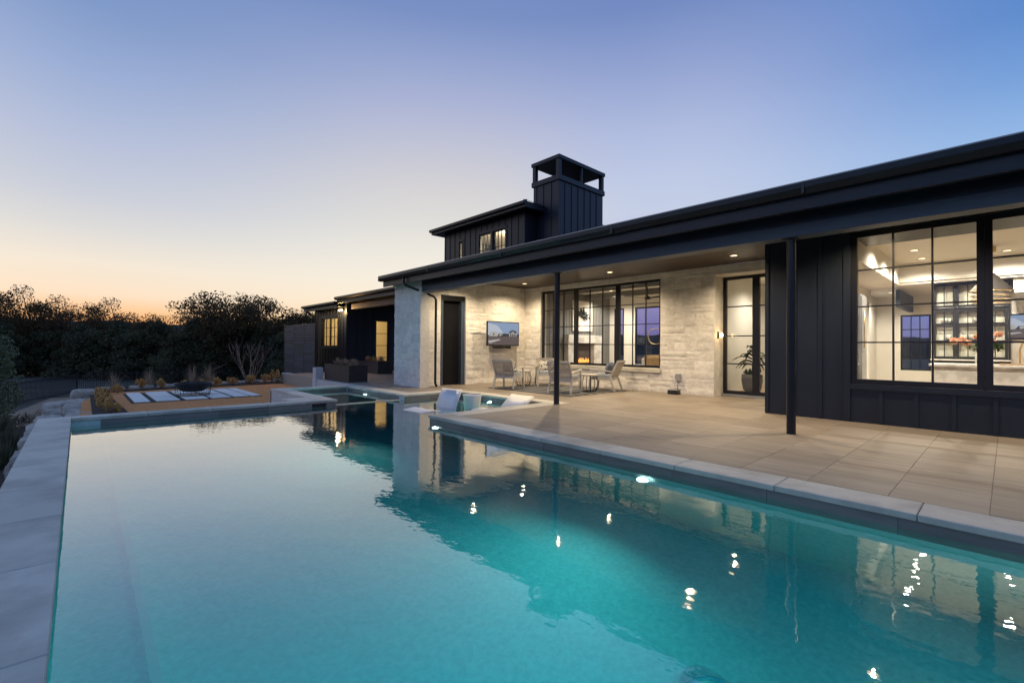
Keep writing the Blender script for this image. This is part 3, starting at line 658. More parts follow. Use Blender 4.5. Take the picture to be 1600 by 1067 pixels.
for k in range(14):
    y = EY0+.65+.40*k
    if y < EY1-.6: part(MB().bar((EX, y, 6.585), (EX+.62, y, zt+.02), .025, .015), 'seam', 'seam_metal', ur)
for k in range(9): part(MB().bar((EX+.75+.42*k, EY0, 6.585), (EX+.75+.42*k, EY0+.60, zt+.02), .025, .015), 'seam', 'seam_metal', ur)
part(MB().bar((EX+.03, EY0+.03, 6.62), (EX+.45, EY0+.45, 6.785), .15, .03), 'hip_cap', 'pale_metal', ur)
# ---- chimney
CX, CX1, CY0, CY1 = 12.8, 15.5, 11.24, 12.53
ch = part(MB().box(CX, CX1, CY0, CY1, 4.3, 7.45), 'chimney', 'charcoal_paint', house, 'square board and batten chimney with open cap')
for k in range(6): part(MB().box(CX+.34+.385*k, CX+.38+.385*k, CY0-.022, CY0, 4.3, 7.44), 'batten', 'charcoal_paint', ch)
for y in (11.62, 12.02, 12.38): part(MB().box(CX-.022, CX, y-.02, y+.02, 4.3, 7.44), 'batten', 'charcoal_paint', ch)
for x0, x1, y0, y1 in ((CX-.06, CX1+.06, CY0-.06, CY0+.08), (CX-.06, CX1+.06, CY1-.08, CY1+.06), (CX-.06, CX+.08, CY0+.08, CY1-.08), (CX1-.08, CX1+.06, CY0+.08, CY1-.08)):
    part(MB().box(x0, x1, y0, y1, 7.43, 7.61), 'band_board', 'charcoal_paint', ch)
part(MB().box(CX+.08, CX1-.08, CY0+.08, CY1-.08, 7.43, 7.50), 'flue_pan', 'charcoal_metal', ch)
for x0, y0, s_ in ((CX-.03, CY0-.03, .15), (CX1-.12, CY0-.03, .15), (CX-.03, CY1-.12, .15), (CX1-.12, CY1-.12, .15), (14.09, CY0-.02, .09), (14.09, CY1-.07, .09)):
    part(MB().box(x0, x0+s_, y0, y0+s_, 7.61, 8.215), 'cap_post', 'charcoal_paint', ch)
part(MB().box(CX-.07, CX1+.07, CY0-.07, CY1+.07, 8.215, 8.345), 'chimney_cap', 'charcoal_paint', ch)
# ---- far wing
WX, WY0, WY1 = 9.5, 21.88, 26.1
ww = slabwall(mapx(WX), WY0, WY1, -0.4, 3.40, -0.15, 0.0, [(22.95, 25.05, 1.22, 2.70)], 'board_wall', 'charcoal_paint', house)
ww['label'] = 'grey board and batten wall of the far wing'
for a, c in ((22.95, 23.99), (24.01, 25.05)): window(mapx(WX+.02), a, c, 1.22, 2.70, 2, 3, .05, .022, .06)
for k in range(12):
    y = WY0+.06+.37*k
    for a, c, e, f in cells(y-.025, y+.025, -.38, 3.38, [(22.85, 25.15, 1.12, 2.80)]): part(ubox(mapx(WX), y-.025, y+.025, e, f, 0, .025), 'batten', 'charcoal_paint', ww)
for a in ((22.83, 22.95, 1.10, 2.82), (25.05, 25.17, 1.10, 2.82), (22.95, 25.05, 1.10, 1.22), (22.95, 25.05, 2.70, 2.82)): part(ubox(mapx(WX), *a, 0, .035), 'window_trim', 'charcoal_paint', ww)
dw = slabwall(mapy(WY0), WX+.15, 15.5, 0, 3.40, -0.15, 0, [(11.0, 11.72, 0.02, 2.56)], 'dark_wall', 'charcoal_paint', house)
for k in range(12):
    x = WX+.5+.42*k
    if not 10.9 < x < 11.8: part(ubox(mapy(WY0), x-.02, x+.02, 0, 3.38, 0, .02), 'batten', 'charcoal_paint', dw)
window(mapy(WY0+.03), 11.0, 11.72, 0.02, 2.56, 1, 4, .05, .025, .07, name='glass_door')
for args in ((WX+.16, 15.4, 25.9, 26.0, 0, 3.3), (15.4, 15.5, 22.03, 26.0, 0, 3.3)): part(MB().box(*args), 'wing_room_wall', 'interior_white', house)
part(MB().box(WX+.16, 15.4, 22.04, 25.9, 3.20, 3.30), 'wing_room_ceiling', 'interior_white', house); part(MB().box(WX+.16, 15.4, 22.04, 25.9, -.02, .02), 'wing_room_floor', 'interior_floor', house)
lamp('wing_room_lamp', 'POINT', (11.6, 24.0, 2.9), 170, (1.0, .66, .24), None, .12)
b = MB(); b.sweep_y([(9.02, 3.50), (15, 4.82), (15, 4.92), (9.02, 3.58)], 13.9, 21.95); wr = part(b, 'wing_roof', 'charcoal_metal', house)
b = MB(); b.sweep_y([(9.02, 3.30), (15, 4.62), (15, 4.72), (9.02, 3.38)], 21.96, 26.5); part(b, 'roof_slope', 'charcoal_metal', wr)
for y0, y1, z in ((13.9, 22.1, 3.45), (22.101, 26.6, 3.26)):
    b = MB(); b.sweep_y([(8.98, z), (9.07, z), (9.07, z+.14), (8.93, z+.14), (8.93, z+.06)], y0, y1); part(b, 'gutter', 'charcoal_metal', wr)
    part(MB().box(9.07, 9.12, y0, y1, z-.16, z+.10), 'fascia', 'charcoal_paint', wr); part(MB().box(9.12, 9.5, y0, y1, z-.10, z-.07), 'soffit', 'charcoal_paint', wr)
part(MB().box(9.45, 9.70, 13.9, 21.3, 3.00, 3.24), 'wing_beam', 'wood_beam', house, 'weathered timber beam over the far porch')
part(MB().box(9.70, 15.0, 13.9, 21.88, 3.40, 3.44), 'wing_ceiling', 'walnut_plank', house)
downspout([(9.0, 25.9, 3.26), (9.0, 25.9, 3.1), (9.42, 25.9, 2.85), (9.42, 25.9, -.3)], 'thin dark downspout at the far corner of the grey wing')

# ================================================================== INTERIORS
inter = []
def iwall(args, nm='interior_wall', mt='interior_white'): return part(MB().box(*args), nm, mt, house)
# kitchen
iwall((BX+.18, 20.2, -4.5, 3.08, 0.08, 0.10), 'interior_floor', 'interior_floor')
iwall((BX+.18, 20.2, -4.5, 2.05, 3.62, 3.68), 'interior_ceiling')
iwall((BX+.18, 16.6, 2.05, 2.15, 3.06, 3.68), 'bulkhead'); iwall((BX+.18, 16.6, 2.15, 3.08, 3.06, 3.12), 'bulkhead'); iwall((16.6, 20.2, -4.5, 2.05, 3.06, 3.12), 'bulkhead'); iwall((16.55, 16.6, -4.5, 2.05, 3.12, 3.62), 'bulkhead')
iwall((16.6, 20.2, 2.05, 3.08, 3.06, 3.12), 'bulkhead')
iwall((BX+.18, 20.2, 3.081, 3.09, 0.1, 3.06))
slabwall(mapx(20.0), -4.5, 3.08, 0.1, 3.06, -.15, 0, [(1.68, 2.44, .60, 2.42)], 'interior_wall', 'interior_white', house)
window(mapx(20.0), 1.68, 2.44, .60, 2.42, 3, 4, .05, .025, .06)
iwall((17.3, 17.4, -4.5, 1.40, 0.1, 3.06)); iwall((BX+.18, 20.2, -4.52, -4.5, 0.1, 3.7))
for k, x in enumerate((14.2, 15.2, 16.2, 17.2)): iwall((x, x+.28, 2.86, 3.08, 0.1, 2.7), 'interior_column')
iwall((13.9, 17.6, 2.84, 3.08, 2.7, 3.06), 'interior_header')
b = MB(); b.box(17.2, 19.9, 2.1, 2.2, 2.50, 3.0); part(b, 'interior_beam', 'beam_paint', house)
# living room and hall
LXB = 17.4
iwall((12.55, LXB, 5.45, 12.2, 0.0, 0.02), 'interior_floor', 'interior_floor')
iwall((12.51, LXB, 5.45, 12.2, 3.50, 3.56), 'interior_ceiling')
iwall((13.6, 13.72, 5.45, 12.2, 3.28, 3.50), 'ceiling_beam', 'grey_panel'); iwall((15.6, 15.72, 5.45, 12.2, 3.28, 3.50), 'ceiling_beam', 'grey_panel')
lw = iwall((12.51, LXB, 12.2, 12.3, 0, 3.5), mt='grey_panel')
for k in range(20): part(MB().box(12.6+.2*k, 12.63+.2*k, 12.185, 12.2, .02, 3.3), 'batten', 'grey_panel', lw)
iwall((12.51, LXB, 5.35, 5.45, 0, 3.5))
slabwall(mapx(LXB), 5.45, 12.2, 0, 3.5, -.15, 0, [(5.9, 10.9, .45, 3.0), (11.45, 11.95, .45, 3.0)], 'interior_wall', 'interior_white', house)
for a, c in ((5.9, 7.55), (7.58, 9.22), (9.25, 10.9)): window(mapx(LXB), a, c, .45, 3.0, 1, 1, .06, .02, .08)
window(mapx(LXB), 11.45, 11.95, .45, 3.0, 1, 1, .06, .02, .08)
iwall((12.95, 16.5, 3.09, 5.35, 0.0, 0.055), 'interior_floor', 'interior_floor'); iwall((12.95, 16.5, 3.09, 5.35, 3.30, 3.36), 'interior_ceiling'); iwall((16.4, 16.5, 3.09, 5.35, 0, 3.3)); iwall((12.95, 16.5, 5.30, 5.349, 0, 3.3))
# fireplace
fp = empty('fireplace', (15.3, 12.1, 0), 'white stone fireplace with burning fire seen through the porch window', 'fireplace')
part(MB().box(14.25, 14.72, 11.95, 12.18, 0.02, 1.45), 'surround', 'marble', fp); part(MB().box(15.95, 16.45, 11.95, 12.18, 0.02, 1.45), 'surround', 'marble', fp)
part(MB().box(14.25, 16.45, 11.93, 12.18, 1.45, 1.78), 'mantel', 'marble', fp); part(MB().box(14.72, 15.95, 12.14, 12.18, .02, 1.45), 'firebox', 'firebrick', fp)
part(MB().box(14.25, 16.45, 11.80, 11.93, .02, .16), 'hearth', 'marble', fp)
b = MB()
for k in range(7):
    x = 15.0+.11*k+random.uniform(-.03, .03); h = random.uniform(.10, .26)
    b.lathe([(.005, .0), (.05, .08), (.035, h*.6), (.002, h)], (x, 12.06, .62), 8)
part(b, 'flame', 'flame', fp); part(MB().tube([(14.9, 12.06, .58), (15.8, 12.06, .6)], .06, 8), 'log', 'bark', fp)
part(MB().box(14.72, 15.95, 11.99, 12.14, .02, .52), 'grate', 'iron', fp)
art = empty('wall_art', (15.4, 12.15, 2.0), 'white panel with dark branching metal art above the fireplace', 'wall art')
part(MB().box(14.75, 16.05, 12.14, 12.18, 1.95, 3.2), 'panel', 'interior_white', art)
b = MB()
for k in range(26):
    a = random.uniform(0, 6.28); r0 = random.uniform(.05, .45); b.tube([(15.4, 12.10, 2.62), (15.4+r0*1.1*math.cos(a), 12.09, 2.62+r0*math.sin(a)*.75)], [.012, .03], 6)
part(b, 'branches', 'iron', art)
fan = empty('ceiling_fan', (14.9, 8.83, 3.05), 'black ceiling fan with three curved blades in the living room', 'ceiling fan')
part(MB().tube([(14.9, 8.83, 3.5), (14.9, 8.83, 3.12)], .018, 8), 'rod', 'iron', fan); m = MB(); m.lathe([(.01, 3.0), (.10, 3.03), (.10, 3.10), (.03, 3.14)], (14.9, 8.83, 0), 16); part(m, 'motor', 'iron', fan)
for k in range(3):
    a = R(20+120*k); d = Vector((math.cos(a), math.sin(a), 0)); q = Vector((-d.y, d.x, 0))
    m = MB(); c0 = Vector((14.9, 8.83, 3.06)); vs = []
    for i in range(7):
        t = i/6; p = c0+d*(.08+.75*t)+q*.10*math.sin(t*2.2); wd = .05+.06*math.sin(t*math.pi*.9)
        for sgn, zz in ((-1, .012), (1, -.012), (1, -.022), (-1, .002)): vs.append(p+q*wd*sgn+Vector((0, 0, zz+.04*t)))
    m.add(vs, [(i*4+j, i*4+(j+1) % 4, i*4+4+(j+1) % 4, i*4+4+j) for i in range(6) for j in range(4)]+[(0, 1, 2, 3), (27, 26, 25, 24)]); part(m, 'blade', 'iron', fan)
def pillow(cx, cy_, z, w, h, t, mt, tilt, rotz, label, par=None):
    m = MB(); m.smooth = True; n = 8; vs = []
    for sgn in (1, -1):
        for j in range(n+1):
            for i in range(n+1):
                u = 2*i/n-1; v = 2*j/n-1
                k = (1-u**4)*(1-v**4); vs.append((u*w/2*(1-.06*(v*v)), sgn*t/2*math.sqrt(max(0, k)), (v*.5+.5)*h*(1-.06*u*u)+.0))
    M = (n+1)**2
    f = [(j*(n+1)+i, j*(n+1)+i+1, (j+1)*(n+1)+i+1, (j+1)*(n+1)+i) for j in range(n) for i in range(n)]
    m.add(vs, [tuple(reversed(q)) for q in f]+[tuple(i+M for i in q) for q in f])
    o = m.build('throw_pillow', mt, None, origin=(0, 0, 0)); o.location = (cx, cy_, z); o.rotation_euler = (tilt, 0, rotz); ORG[o] = Vector((cx, cy_, z))
    return tag(o, label, 'pillow')
sofa = empty('sofa', (14.3, 7.6, 0), 'pale sofa in the living room behind the right window section', 'sofa')
part(MB().cbox(13.9, 14.8, 6.5, 8.9, .15, .48, .05), 'seat', 'cushion_white', sofa); part(MB().cbox(14.6, 14.85, 6.5, 8.9, .48, .92, .05), 'backrest', 'cushion_white', sofa)
for y0 in (6.3, 8.9): part(MB().cbox(13.9, 14.85, y0, y0+.2, .15, .68, .04), 'arm', 'cushion_white', sofa)
for x0 in (13.95, 14.75):
    for y0 in (6.35, 9.0): part(MB().box(x0, x0+.05, y0, y0+.05, 0.02, .15), 'leg', 'iron', sofa)
pillow(14.35, 8.1, .5, .95, .55, .22, 'cushion_tan', -.25, R(90), 'large tan pillow on the living room sofa'); pillow(14.3, 7.2, .5, .6, .45, .2, 'cushion_white', -.3, R(90), 'pale pillow on the right end of the living room sofa')
mir = empty('round_mirror', (16.9, 9.9, 1.3), 'thin gold ring wreath hanging by the far living room window', 'wreath')
m = MB(); m.tube([(17.33, 9.9+.33*math.cos(t), 1.75+.33*math.sin(t)) for t in np.linspace(0, 6.283, 28)], .018, 6, False); part(m, 'ring', 'brass', mir)
# kitchen furniture
isl = empty('kitchen_island', (14.8, -.6, .1), 'pale marble kitchen island behind the tall window', 'kitchen island')
part(MB().box(14.4, 15.5, -2.6, 1.20, .10, .90), 'base', 'marble', isl); part(MB().cbox(14.35, 15.55, -2.65, 1.25, .90, .955, .008), 'countertop', 'marble', isl)
cab = empty('glass_cabinet', (17.0, .4, .1), 'tall black kitchen cabinet with gridded glass doors', 'cabinet')
part(MB().box(16.7, 17.29, -.05, 1.40, .10, 1.00), 'lower_cabinet', 'cabinet_black', cab); part(MB().cbox(16.66, 17.29, -.06, 1.42, 1.0, 1.03, .006), 'counter', 'marble', cab)
part(MB().box(16.985, 17.29, -.05, 1.40, 1.03, 3.05), 'cabinet_back', 'interior_white', cab)
for y0 in (-.05, .44, .93, 1.36): part(MB().box(16.852, 16.984, y0+.001, y0+.039, 1.031, 3.049), 'side', 'cabinet_black', cab)
for z in (1.03, 1.5, 1.95, 2.36, 3.01): part(MB().box(16.865, 16.983, -.01, 1.36, z, z+.03), 'shelf', 'cabinet_black', cab)
for y0 in (-.01, .48, .93):
    for z0, z1, rr in ((1.05, 2.34, 3), (2.40, 3.02, 1)):
        window(mapx(16.86), y0+.003, y0+.447, z0, z1, 2, rr, .055, .02, .03, parent=cab, mat='cabinet_black', name='cabinet_door')
for k in range(14):
    y = random.uniform(.0, 1.3); z = random.choice((1.541, 1.991))
    m = MB(); m.lathe([(.02, 0), (.035, .0), (.04, .13), (.035, .13), (.03, .01)], (16.93, y, z), 10)
    tag(m.build('drinking_glass', 'shade_white'), 'pale drinking glass on a shelf of the black cabinet', 'glass', 'glasses in the black kitchen cabinet')
part(MB().box(17.25, 17.29, -4.4, -.06, .10, 2.9), 'backsplash', 'marble', house)
hood = empty('range_hood', (17.0, -.6, 2.5), 'range hood with a bright light strip under it', 'range hood')
part(MB().box(16.7, 17.24, -1.6, -.1, 2.74, 3.05), 'hood', 'interior_white', hood); part(MB().box(16.72, 16.78, -1.55, -.12, 2.70, 2.739), 'light_strip', 'strip_light', hood)
# screen on kitchen wall and porch television share the picture
def picture(P, u0, u1, v0, v1, d, parent):
    def U(a): return u0+(u1-u0)*a
    def V(a): return v0+(v1-v0)*a
    m = MB()
    def quad(pts, mi, dd): m.m = mi; m.add([P(U(a), V(c), d+dd) for a, c in pts], [tuple(range(len(pts)))])
    quad([(0, .42), (1, .42), (1, 1), (0, 1)], 0, 0); quad([(0, .42), (.55, .42), (.3, .86), (0, .95)], 4, .0006)
    quad([(0, 0), (1, 0), (1, .42), (0, .38)], 2, .0007); quad([(.0, .18), (.35, .26), (.40, .22), (.05, .06)], 1, .0010)
    quad([(.04, .38), (.3, .38), (.3, .58), (.18, .60), (.04, .55)], 1, .0012); quad([(.3, .38), (.72, .38), (.72, .50), (.34, .52)], 3, .0014); quad([(.36, .40), (.46, .40), (.46, .49), (.36, .5)], 1, .0016)
    quad([(.68, .38), (.92, .38), (.92, .54), (.68, .54)], 1, .0018); quad([(.66, .53), (.70, .62), (.80, .68), (.93, .62), (.93, .54)], 3, .0020); quad([(.76, .55), (.84, .55), (.84, .6), (.76, .6)], 1, .0022)
    for a in (.71, .78, .85): quad([(a, .38), (a+.045, .38), (a+.045, .5), (a, .5)], 3, .0022)
    quad([(.92, .38), (1, .38), (1, .5), (.95, .5)], 3, .0016); quad([(.40, .36), (.47, .36), (.46, .44), (.42, .45)], 3, .0024); quad([(.16, .42), (.2, .42), (.2, .52), (.16, .52)], 2, .0024)
    o = m.build('screen', ['screen_sky', 'screen_pale', 'screen_ground', 'screen_dark', 'screen_cloud'], parent)
ks = empty('kitchen_screen', (17.2, -.35, 1.58), 'screen showing a house under blue sky on the kitchen wall', 'screen')
part(MB().box(17.215, 17.25, -1.02, .26, 1.56, 2.19), 'frame', 'tv_black', ks)
picture(lambda u, v, d: (17.213-d, -u, v), -.24, 1.0, 1.59, 2.16, 0, ks)
tv = empty('television', (10.86, 12.15, 1.3), 'flat television on a bracket against the white stone porch wall', 'television')
part(MB().cbox(10.10, 11.60, 12.03, 12.09, 1.30, 2.14, .008), 'case', 'tv_black', tv); part(MB().box(10.55, 11.15, 12.09, 12.33, 1.6, 1.9), 'bracket', 'iron', tv)
part(MB().cbox(10.42, 11.22, 12.04, 12.12, 1.21, 1.29, .01), 'soundbar', 'tv_black', tv)
picture(lambda u, v, d: (u, 12.029-d, v), 10.13, 11.57, 1.335, 2.11, 0, tv)
for y in (.25, -1.2):
    pend = empty('pendant_lamp', (14.95, y, 2.3), 'tiered white cone pendant lamp above the island %s' % ('beside the window mullion' if y > 0 else 'at the right edge'), 'pendant lamp', 'pendant lamps over the kitchen island')
    m = MB(); m.lathe([(.02, 3.60), (.085, 3.59), (.085, 3.47), (.02, 3.46)], (14.95, y, 0), 14); part(m, 'canopy', 'brass', pend)
    part(MB().tube([(14.95, y, 3.46), (14.95, y, 2.95)], .009, 6), 'rod', 'brass', pend)
    for k, (r0, r1, z0, z1) in enumerate(((.05, .36, 3.0, 2.60), (.24, .345, 2.60, 2.50), (.24, .33, 2.50, 2.41), (.22, .30, 2.41, 2.33))):
        m = MB(); m.lathe([(r0, z0), (r1, z1), (r1-.012, z1), (r0-.012, z0)], (14.95, y, 0), 26); part(m, 'shade', 'shade_white', pend)
        m = MB(); m.lathe([(r1+.002, z1-.006), (r1+.008, z1), (r1+.002, z1+.008)], (14.95, y, 0), 26); part(m, 'rim', 'brass', pend)
    m = MB(); m.lathe([(.002, 2.52), (.05, 2.57), (.05, 2.63), (.002, 2.68)], (14.95, y, 0), 10); part(m, 'bulb', 'bulb_warm', pend)
    lamp('pendant_light', 'POINT', (14.95, y, 2.42), 22, (1, .68, .34), pend, .06)
m = MB(); m.tube([(14.9, -.18, .95), (14.9, -.18, 1.30), (14.88, -.22, 1.42), (14.84, -.32, 1.47), (14.8, -.42, 1.42), (14.79, -.45, 1.28)], .016, 8); tag(m.build('faucet', 'brass'), 'curved brass faucet on the marble island', 'faucet')
part_ = MB().cbox(14.5, 14.9, -.9, .12, .957, .985, .006).build('cutting_board', 'board_wood'); tag(part_, 'long wooden board lying on the marble island', 'cutting board')
vase = empty('flower_vase', (14.75, .42, .957), 'white vase of peach flowers on the marble island', 'vase')
m = MB(); m.lathe([(.05, 0), (.085, .04), (.085, .2), (.04, .28), (.045, .30), (.03, .28)], (14.75, .42, .957), 16); part(m, 'vessel', 'shade_white', vase)
def leaves(c, rad, n, size, flat=1.0, up=0.0, aspect=.5):
    """numpy leaf quads in an ellipsoid"""
    c = np.array(c); p = RNG.normal(size=(n, 3)); p /= np.linalg.norm(p, axis=1)[:, None]; rr = RNG.random(n)**(1/2.4)
    p = c+p*rr[:, None]*np.array(rad)
    d = RNG.normal(size=(n, 3)); d[:, 2] = d[:, 2]*flat+up; d /= np.linalg.norm(d, axis=1)[:, None]
    e = np.cross(d, RNG.normal(size=(n, 3))); e /= np.linalg.norm(e, axis=1)[:, None]
    s = size*RNG.uniform(.6, 1.3, n)[:, None]
    q = np.stack([p-d*s*.5, p+e*s*aspect*.5, p+d*s*.5, p-e*s*aspect*.5], 1)
    return q
def leafmesh(name, Q, mat, parent=None, origin=(0, 0, 0), tint=None):
    n = len(Q); me = bpy.data.meshes.new(name); org = np.array(origin)
    me.vertices.add(4*n); me.vertices.foreach_set('co', (Q-org).reshape(-1))
    me.loops.add(4*n); me.loops.foreach_set('vertex_index', np.arange(4*n)); me.polygons.add(n); me.polygons.foreach_set('loop_start', np.arange(n)*4); me.polygons.foreach_set('loop_total', np.full(n, 4))
    me.materials.append(MATS[mat]); me.update(calc_edges=True)
    a = me.attributes.new('tint', 'FLOAT', 'FACE'); t = RNG.random(n) if tint is None else tint; a.data.foreach_set('value', t.astype(np.float32))
    o = bpy.data.objects.new(name, me); COL.objects.link(o); place_origin(o, Vector(origin), parent)
    return o
fl = [(0, .30, 1.58), (.1, .05, 1.50), (-.05, .62, 1.5), (.08, .80, 1.48), (-.1, .15, 1.70), (0, -.1, 1.62), (.05, .5, 1.44)]
for dx, dy, z in fl:
    leafmesh('flower', leaves((14.75+dx, .42+dy*.8-.2, z), (.075, .075, .07), 90, .06, aspect=.9), 'petal_peach', vase, (14.75+dx, .42+dy*.8-.2, z))
    part(MB().tube([(14.75, .42, 1.2), (14.75+dx, .42+dy*.8-.2, z)], .006, 5), 'stem', 'bark', vase)
leafmesh('foliage', leaves((14.75, .3, 1.34), (.14, .30, .10), 90, .12), 'leaf_house', vase, (14.75, .3, 1.3))
lc = empty('base_cabinet', (11.9, 2.7, .1), 'dark grey base cabinets with pale top at the left of the kitchen', 'cabinet')
part(MB().box(11.2, 13.6, 2.45, 3.07, .1, .9), 'body', 'cabinet_grey', lc); part(MB().cbox(11.18, 13.62, 2.42, 3.07, .9, .94, .006), 'countertop', 'marble', lc)
for k in range(4): part(MB().box(11.25+.6*k, 11.8+.6*k, 2.43, 2.45, .15, .86), 'drawer_front', 'cabinet_grey', lc)
uc = empty('wall_cabinet', (11.9, 2.9, 1.6), 'grey wall cabinets under the kitchen bulkhead', 'cabinet')
part(MB().box(10.2, 13.6, 2.75, 3.07, 1.62, 3.05), 'body', 'cabinet_grey', uc)
for k in range(6): part(MB().box(10.22+.56*k, 10.75+.56*k, 2.73, 2.75, 1.64, 3.03), 'cabinet_front', 'cabinet_grey', uc)
fr = empty('refrigerator', (13.9, 2.75, .1), 'tall steel refrigerator at the left of the kitchen', 'refrigerator')
part(MB().box(13.63, 14.18, 2.40, 3.07, .1, 2.6), 'body', 'pale_metal', fr); part(MB().box(13.65, 14.16, 2.37, 2.40, .15, 1.2), 'door', 'pale_metal', fr); part(MB().box(13.65, 14.16, 2.37, 2.40, 1.22, 2.55), 'door', 'pale_metal', fr); part(MB().tube([(13.72, 2.34, 1.3), (13.72, 2.34, 2.2)], .012, 6), 'handle', 'brass', fr)
# hall plant
hp = empty('potted_plant', (13.3, 4.72, .055), 'large leafy plant in a round grey pot behind the glass door', 'plant')
m = MB(); m.lathe([(.13, 0), (.22, .12), (.26, .35), (.25, .52), (.22, .52), (.2, .45), (.001, .45)], (13.3, 4.72, .055), 22); part(m, 'pot', 'pot_clay', hp)
part(MB().tube([(13.3, 4.72, .5), (13.31, 4.70, .9), (13.28, 4.66, 1.25)], [.02, .018, .012], 7), 'stem', 'bark', hp)
def bigleaf(c, d, L_, wd, droop):
    c = Vector(c); d = Vector(d).normalized(); q = d.cross(Vector((0, 0, 1))).normalized(); vs = []
    for i in range(6):
        t = i/5; p = c+d*L_*t+Vector((0, 0, .35*L_*t-droop*t*t)); w_ = wd*math.sin(math.pi*min(.98, .08+t*.9))
        vs += [p-q*w_+Vector((0, 0, .02)), p, p+q*w_+Vector((0, 0, .02))]
    return vs, [(i*3+j, i*3+j+1, i*3+4+j, i*3+3+j) for i in range(5) for j in range(2)]
for k in range(30):
    m = MB(); m.smooth = True; a = k*2.4; z = .75+.55*((k*7) % 30)/30
    m.add(*bigleaf((13.3+.02*math.cos(a), 4.70+.02*math.sin(a), z), (math.cos(a), math.sin(a), .3), random.uniform(.32, .5), .055, random.uniform(.2, .45))); o = m.build('leaf', 'leaf_house', hp)
    at_ = o.data.attributes.new('tint', 'FLOAT', 'FACE'); at_.data.foreach_set('value', [random.random()]*len(o.data.polygons))
leafmesh('low_foliage', leaves((13.3, 4.72, .62), (.2, .2, .08), 120, .1), 'leaf_house', hp, (13.3, 4.72, .6))
bx = empty('side_chair', (13.9, 4.25, .055), 'dark upholstered chair in the hall behind the glass door', 'chair')
part(MB().cbox(13.7, 14.15, 4.0, 4.45, .45, .58, .03), 'seat', 'cabinet_grey', bx); part(MB().cbox(14.08, 14.15, 4.0, 4.45, .58, 1.5, .02), 'backrest', 'cabinet_grey', bx)
for x0 in (13.72, 14.1):
    for y0 in (4.02, 4.4): part(MB().box(x0, x0+.035, y0, y0+.035, .055, .45), 'leg', 'bark', bx)

# ================================================================== LIGHT FIXTURES
def recessed(x, y, z, label, group, watts, r=.075, spot=150):
    t = empty('recessed_light', (x, y, z-.02), label, 'ceiling light', group)
    m = MB(); m.lathe([(r*1.28, 0), (r*1.28, -.010), (r, -.012), (r, -.002)], (x, y, z), 20); part(m, 'trim', 'shade_white', t)
    m = MB(); m.lathe([(r, -.004), (r*.5, -.005), (.001, -.006)], (x, y, z), 20); part(m, 'lens', 'lens_warm', t)
    lamp('porch_lamp', 'SPOT', (x, y, z-.03), watts, WARM if 'porch' in group else WHITE, t, r*(.2 if 'porch' in group else .75), spot, .75, aim=(0, 0, -1))
g = 'recessed lights in the porch ceiling'
for y, w_ in ((11.28, 'over the television corner'), (7.80, 'in front of the middle of the porch window'), (4.35, 'nearest the glass door')):
    recessed(11.12, y, 3.432, 'lit recessed porch light %s' % w_, g, W_PORCH)
for y, w_ in ((11.25, 'behind the beam beside the end wall'), (7.80, 'behind the beam beside the slim post'), (4.33, 'behind the beam left of the dark kitchen wall'), (1.40, 'in the eave before the kitchen window'), (-1.55, 'added out of view in the eave at the right end of the kitchen')):  # last entry is an extra eave light added outside the frame
    recessed(8.95, y, 3.432, 'lit recessed porch light %s' % w_, g, W_PORCH)
for x in (11.75, 12.9, 14.4, 15.8): recessed(x, 1.50, 3.62, 'lit recessed kitchen ceiling light, number %s from the window along the left row' % {11.75: 'one', 12.9: 'two', 14.4: 'three', 15.8: 'four'}[x], 'recessed lights in the kitchen ceiling', W_KITCHEN)
for x in (12.9, 15.9): recessed(x, -.0, 3.62, 'lit recessed kitchen light %s the pendant lamp' % ('in front of' if x < 14 else 'behind'), 'recessed lights in the kitchen ceiling', W_KITCHEN)
recessed(18.6, .8, 3.06, 'lit recessed light in the lowered ceiling at the back of the kitchen', 'recessed lights in the kitchen ceiling', W_KITCHEN*.6); recessed(18.6, 2.5, 3.06, 'lit recessed light in the lowered ceiling of the kitchen passage', 'recessed lights in the kitchen ceiling', W_KITCHEN*.6)
for x, y, w_ in ((16.2, 11.3, 'by the fireplace'), (15.2, 10.6, 'before the fireplace'), (14.2, 7.0, 'above the sofa'), (16.4, 7.5, 'near the far window')): recessed(x, y, 3.50, 'lit recessed living room light %s' % w_, 'recessed lights in the living room ceiling', W_LIVING)
recessed(14.4, 4.3, 3.30, 'lit recessed light in the hall behind the glass door', 'recessed light in the hall', 230)
def sconce(loc, d, label, watts, two=False):
    loc = Vector(loc); d = Vector(d)
    t = empty('wall_light', loc, label, 'wall light')
    a = loc+d*.09
    part(MB().bar(loc, a, .03, .03), 'arm', 'iron', t); m = MB(); m.lathe([(.05, -.10), (.055, .07), (.03, .09)], tuple(a), 12)
    part(MB().box(loc.x-.05 if abs(d.x) < .5 else loc.x-.01, loc.x+.05 if abs(d.x) < .5 else loc.x+.01, loc.y-.01 if abs(d.x) < .5 else loc.y-.05, loc.y+.01 if abs(d.x) < .5 else loc.y+.05, loc.z-.09, loc.z+.09), 'backplate', 'iron', t)
    m = MB(); m.lathe([(.002, -.06), (.035, -.03), (.035, .03), (.002, .06)], tuple(a), 12); part(m, 'bulb', 'bulb_warm', t)
    lamp('sconce_lamp', 'POINT', a+d*.07, watts, (1, .62, .28), t, .03)
sconce((12.42, 5.262, 1.62), (0, -1, 0), 'small lit sconce on the stone jamb beside the glass door', 1.2)
fl_ = empty('flood_light', (9.47, 22.35, 3.02), 'bright twin flood light at the corner of the far wing', 'flood light')
part(MB().box(9.455, 9.50, 22.28, 22.42, 2.96, 3.08), 'backplate', 'iron', fl_)
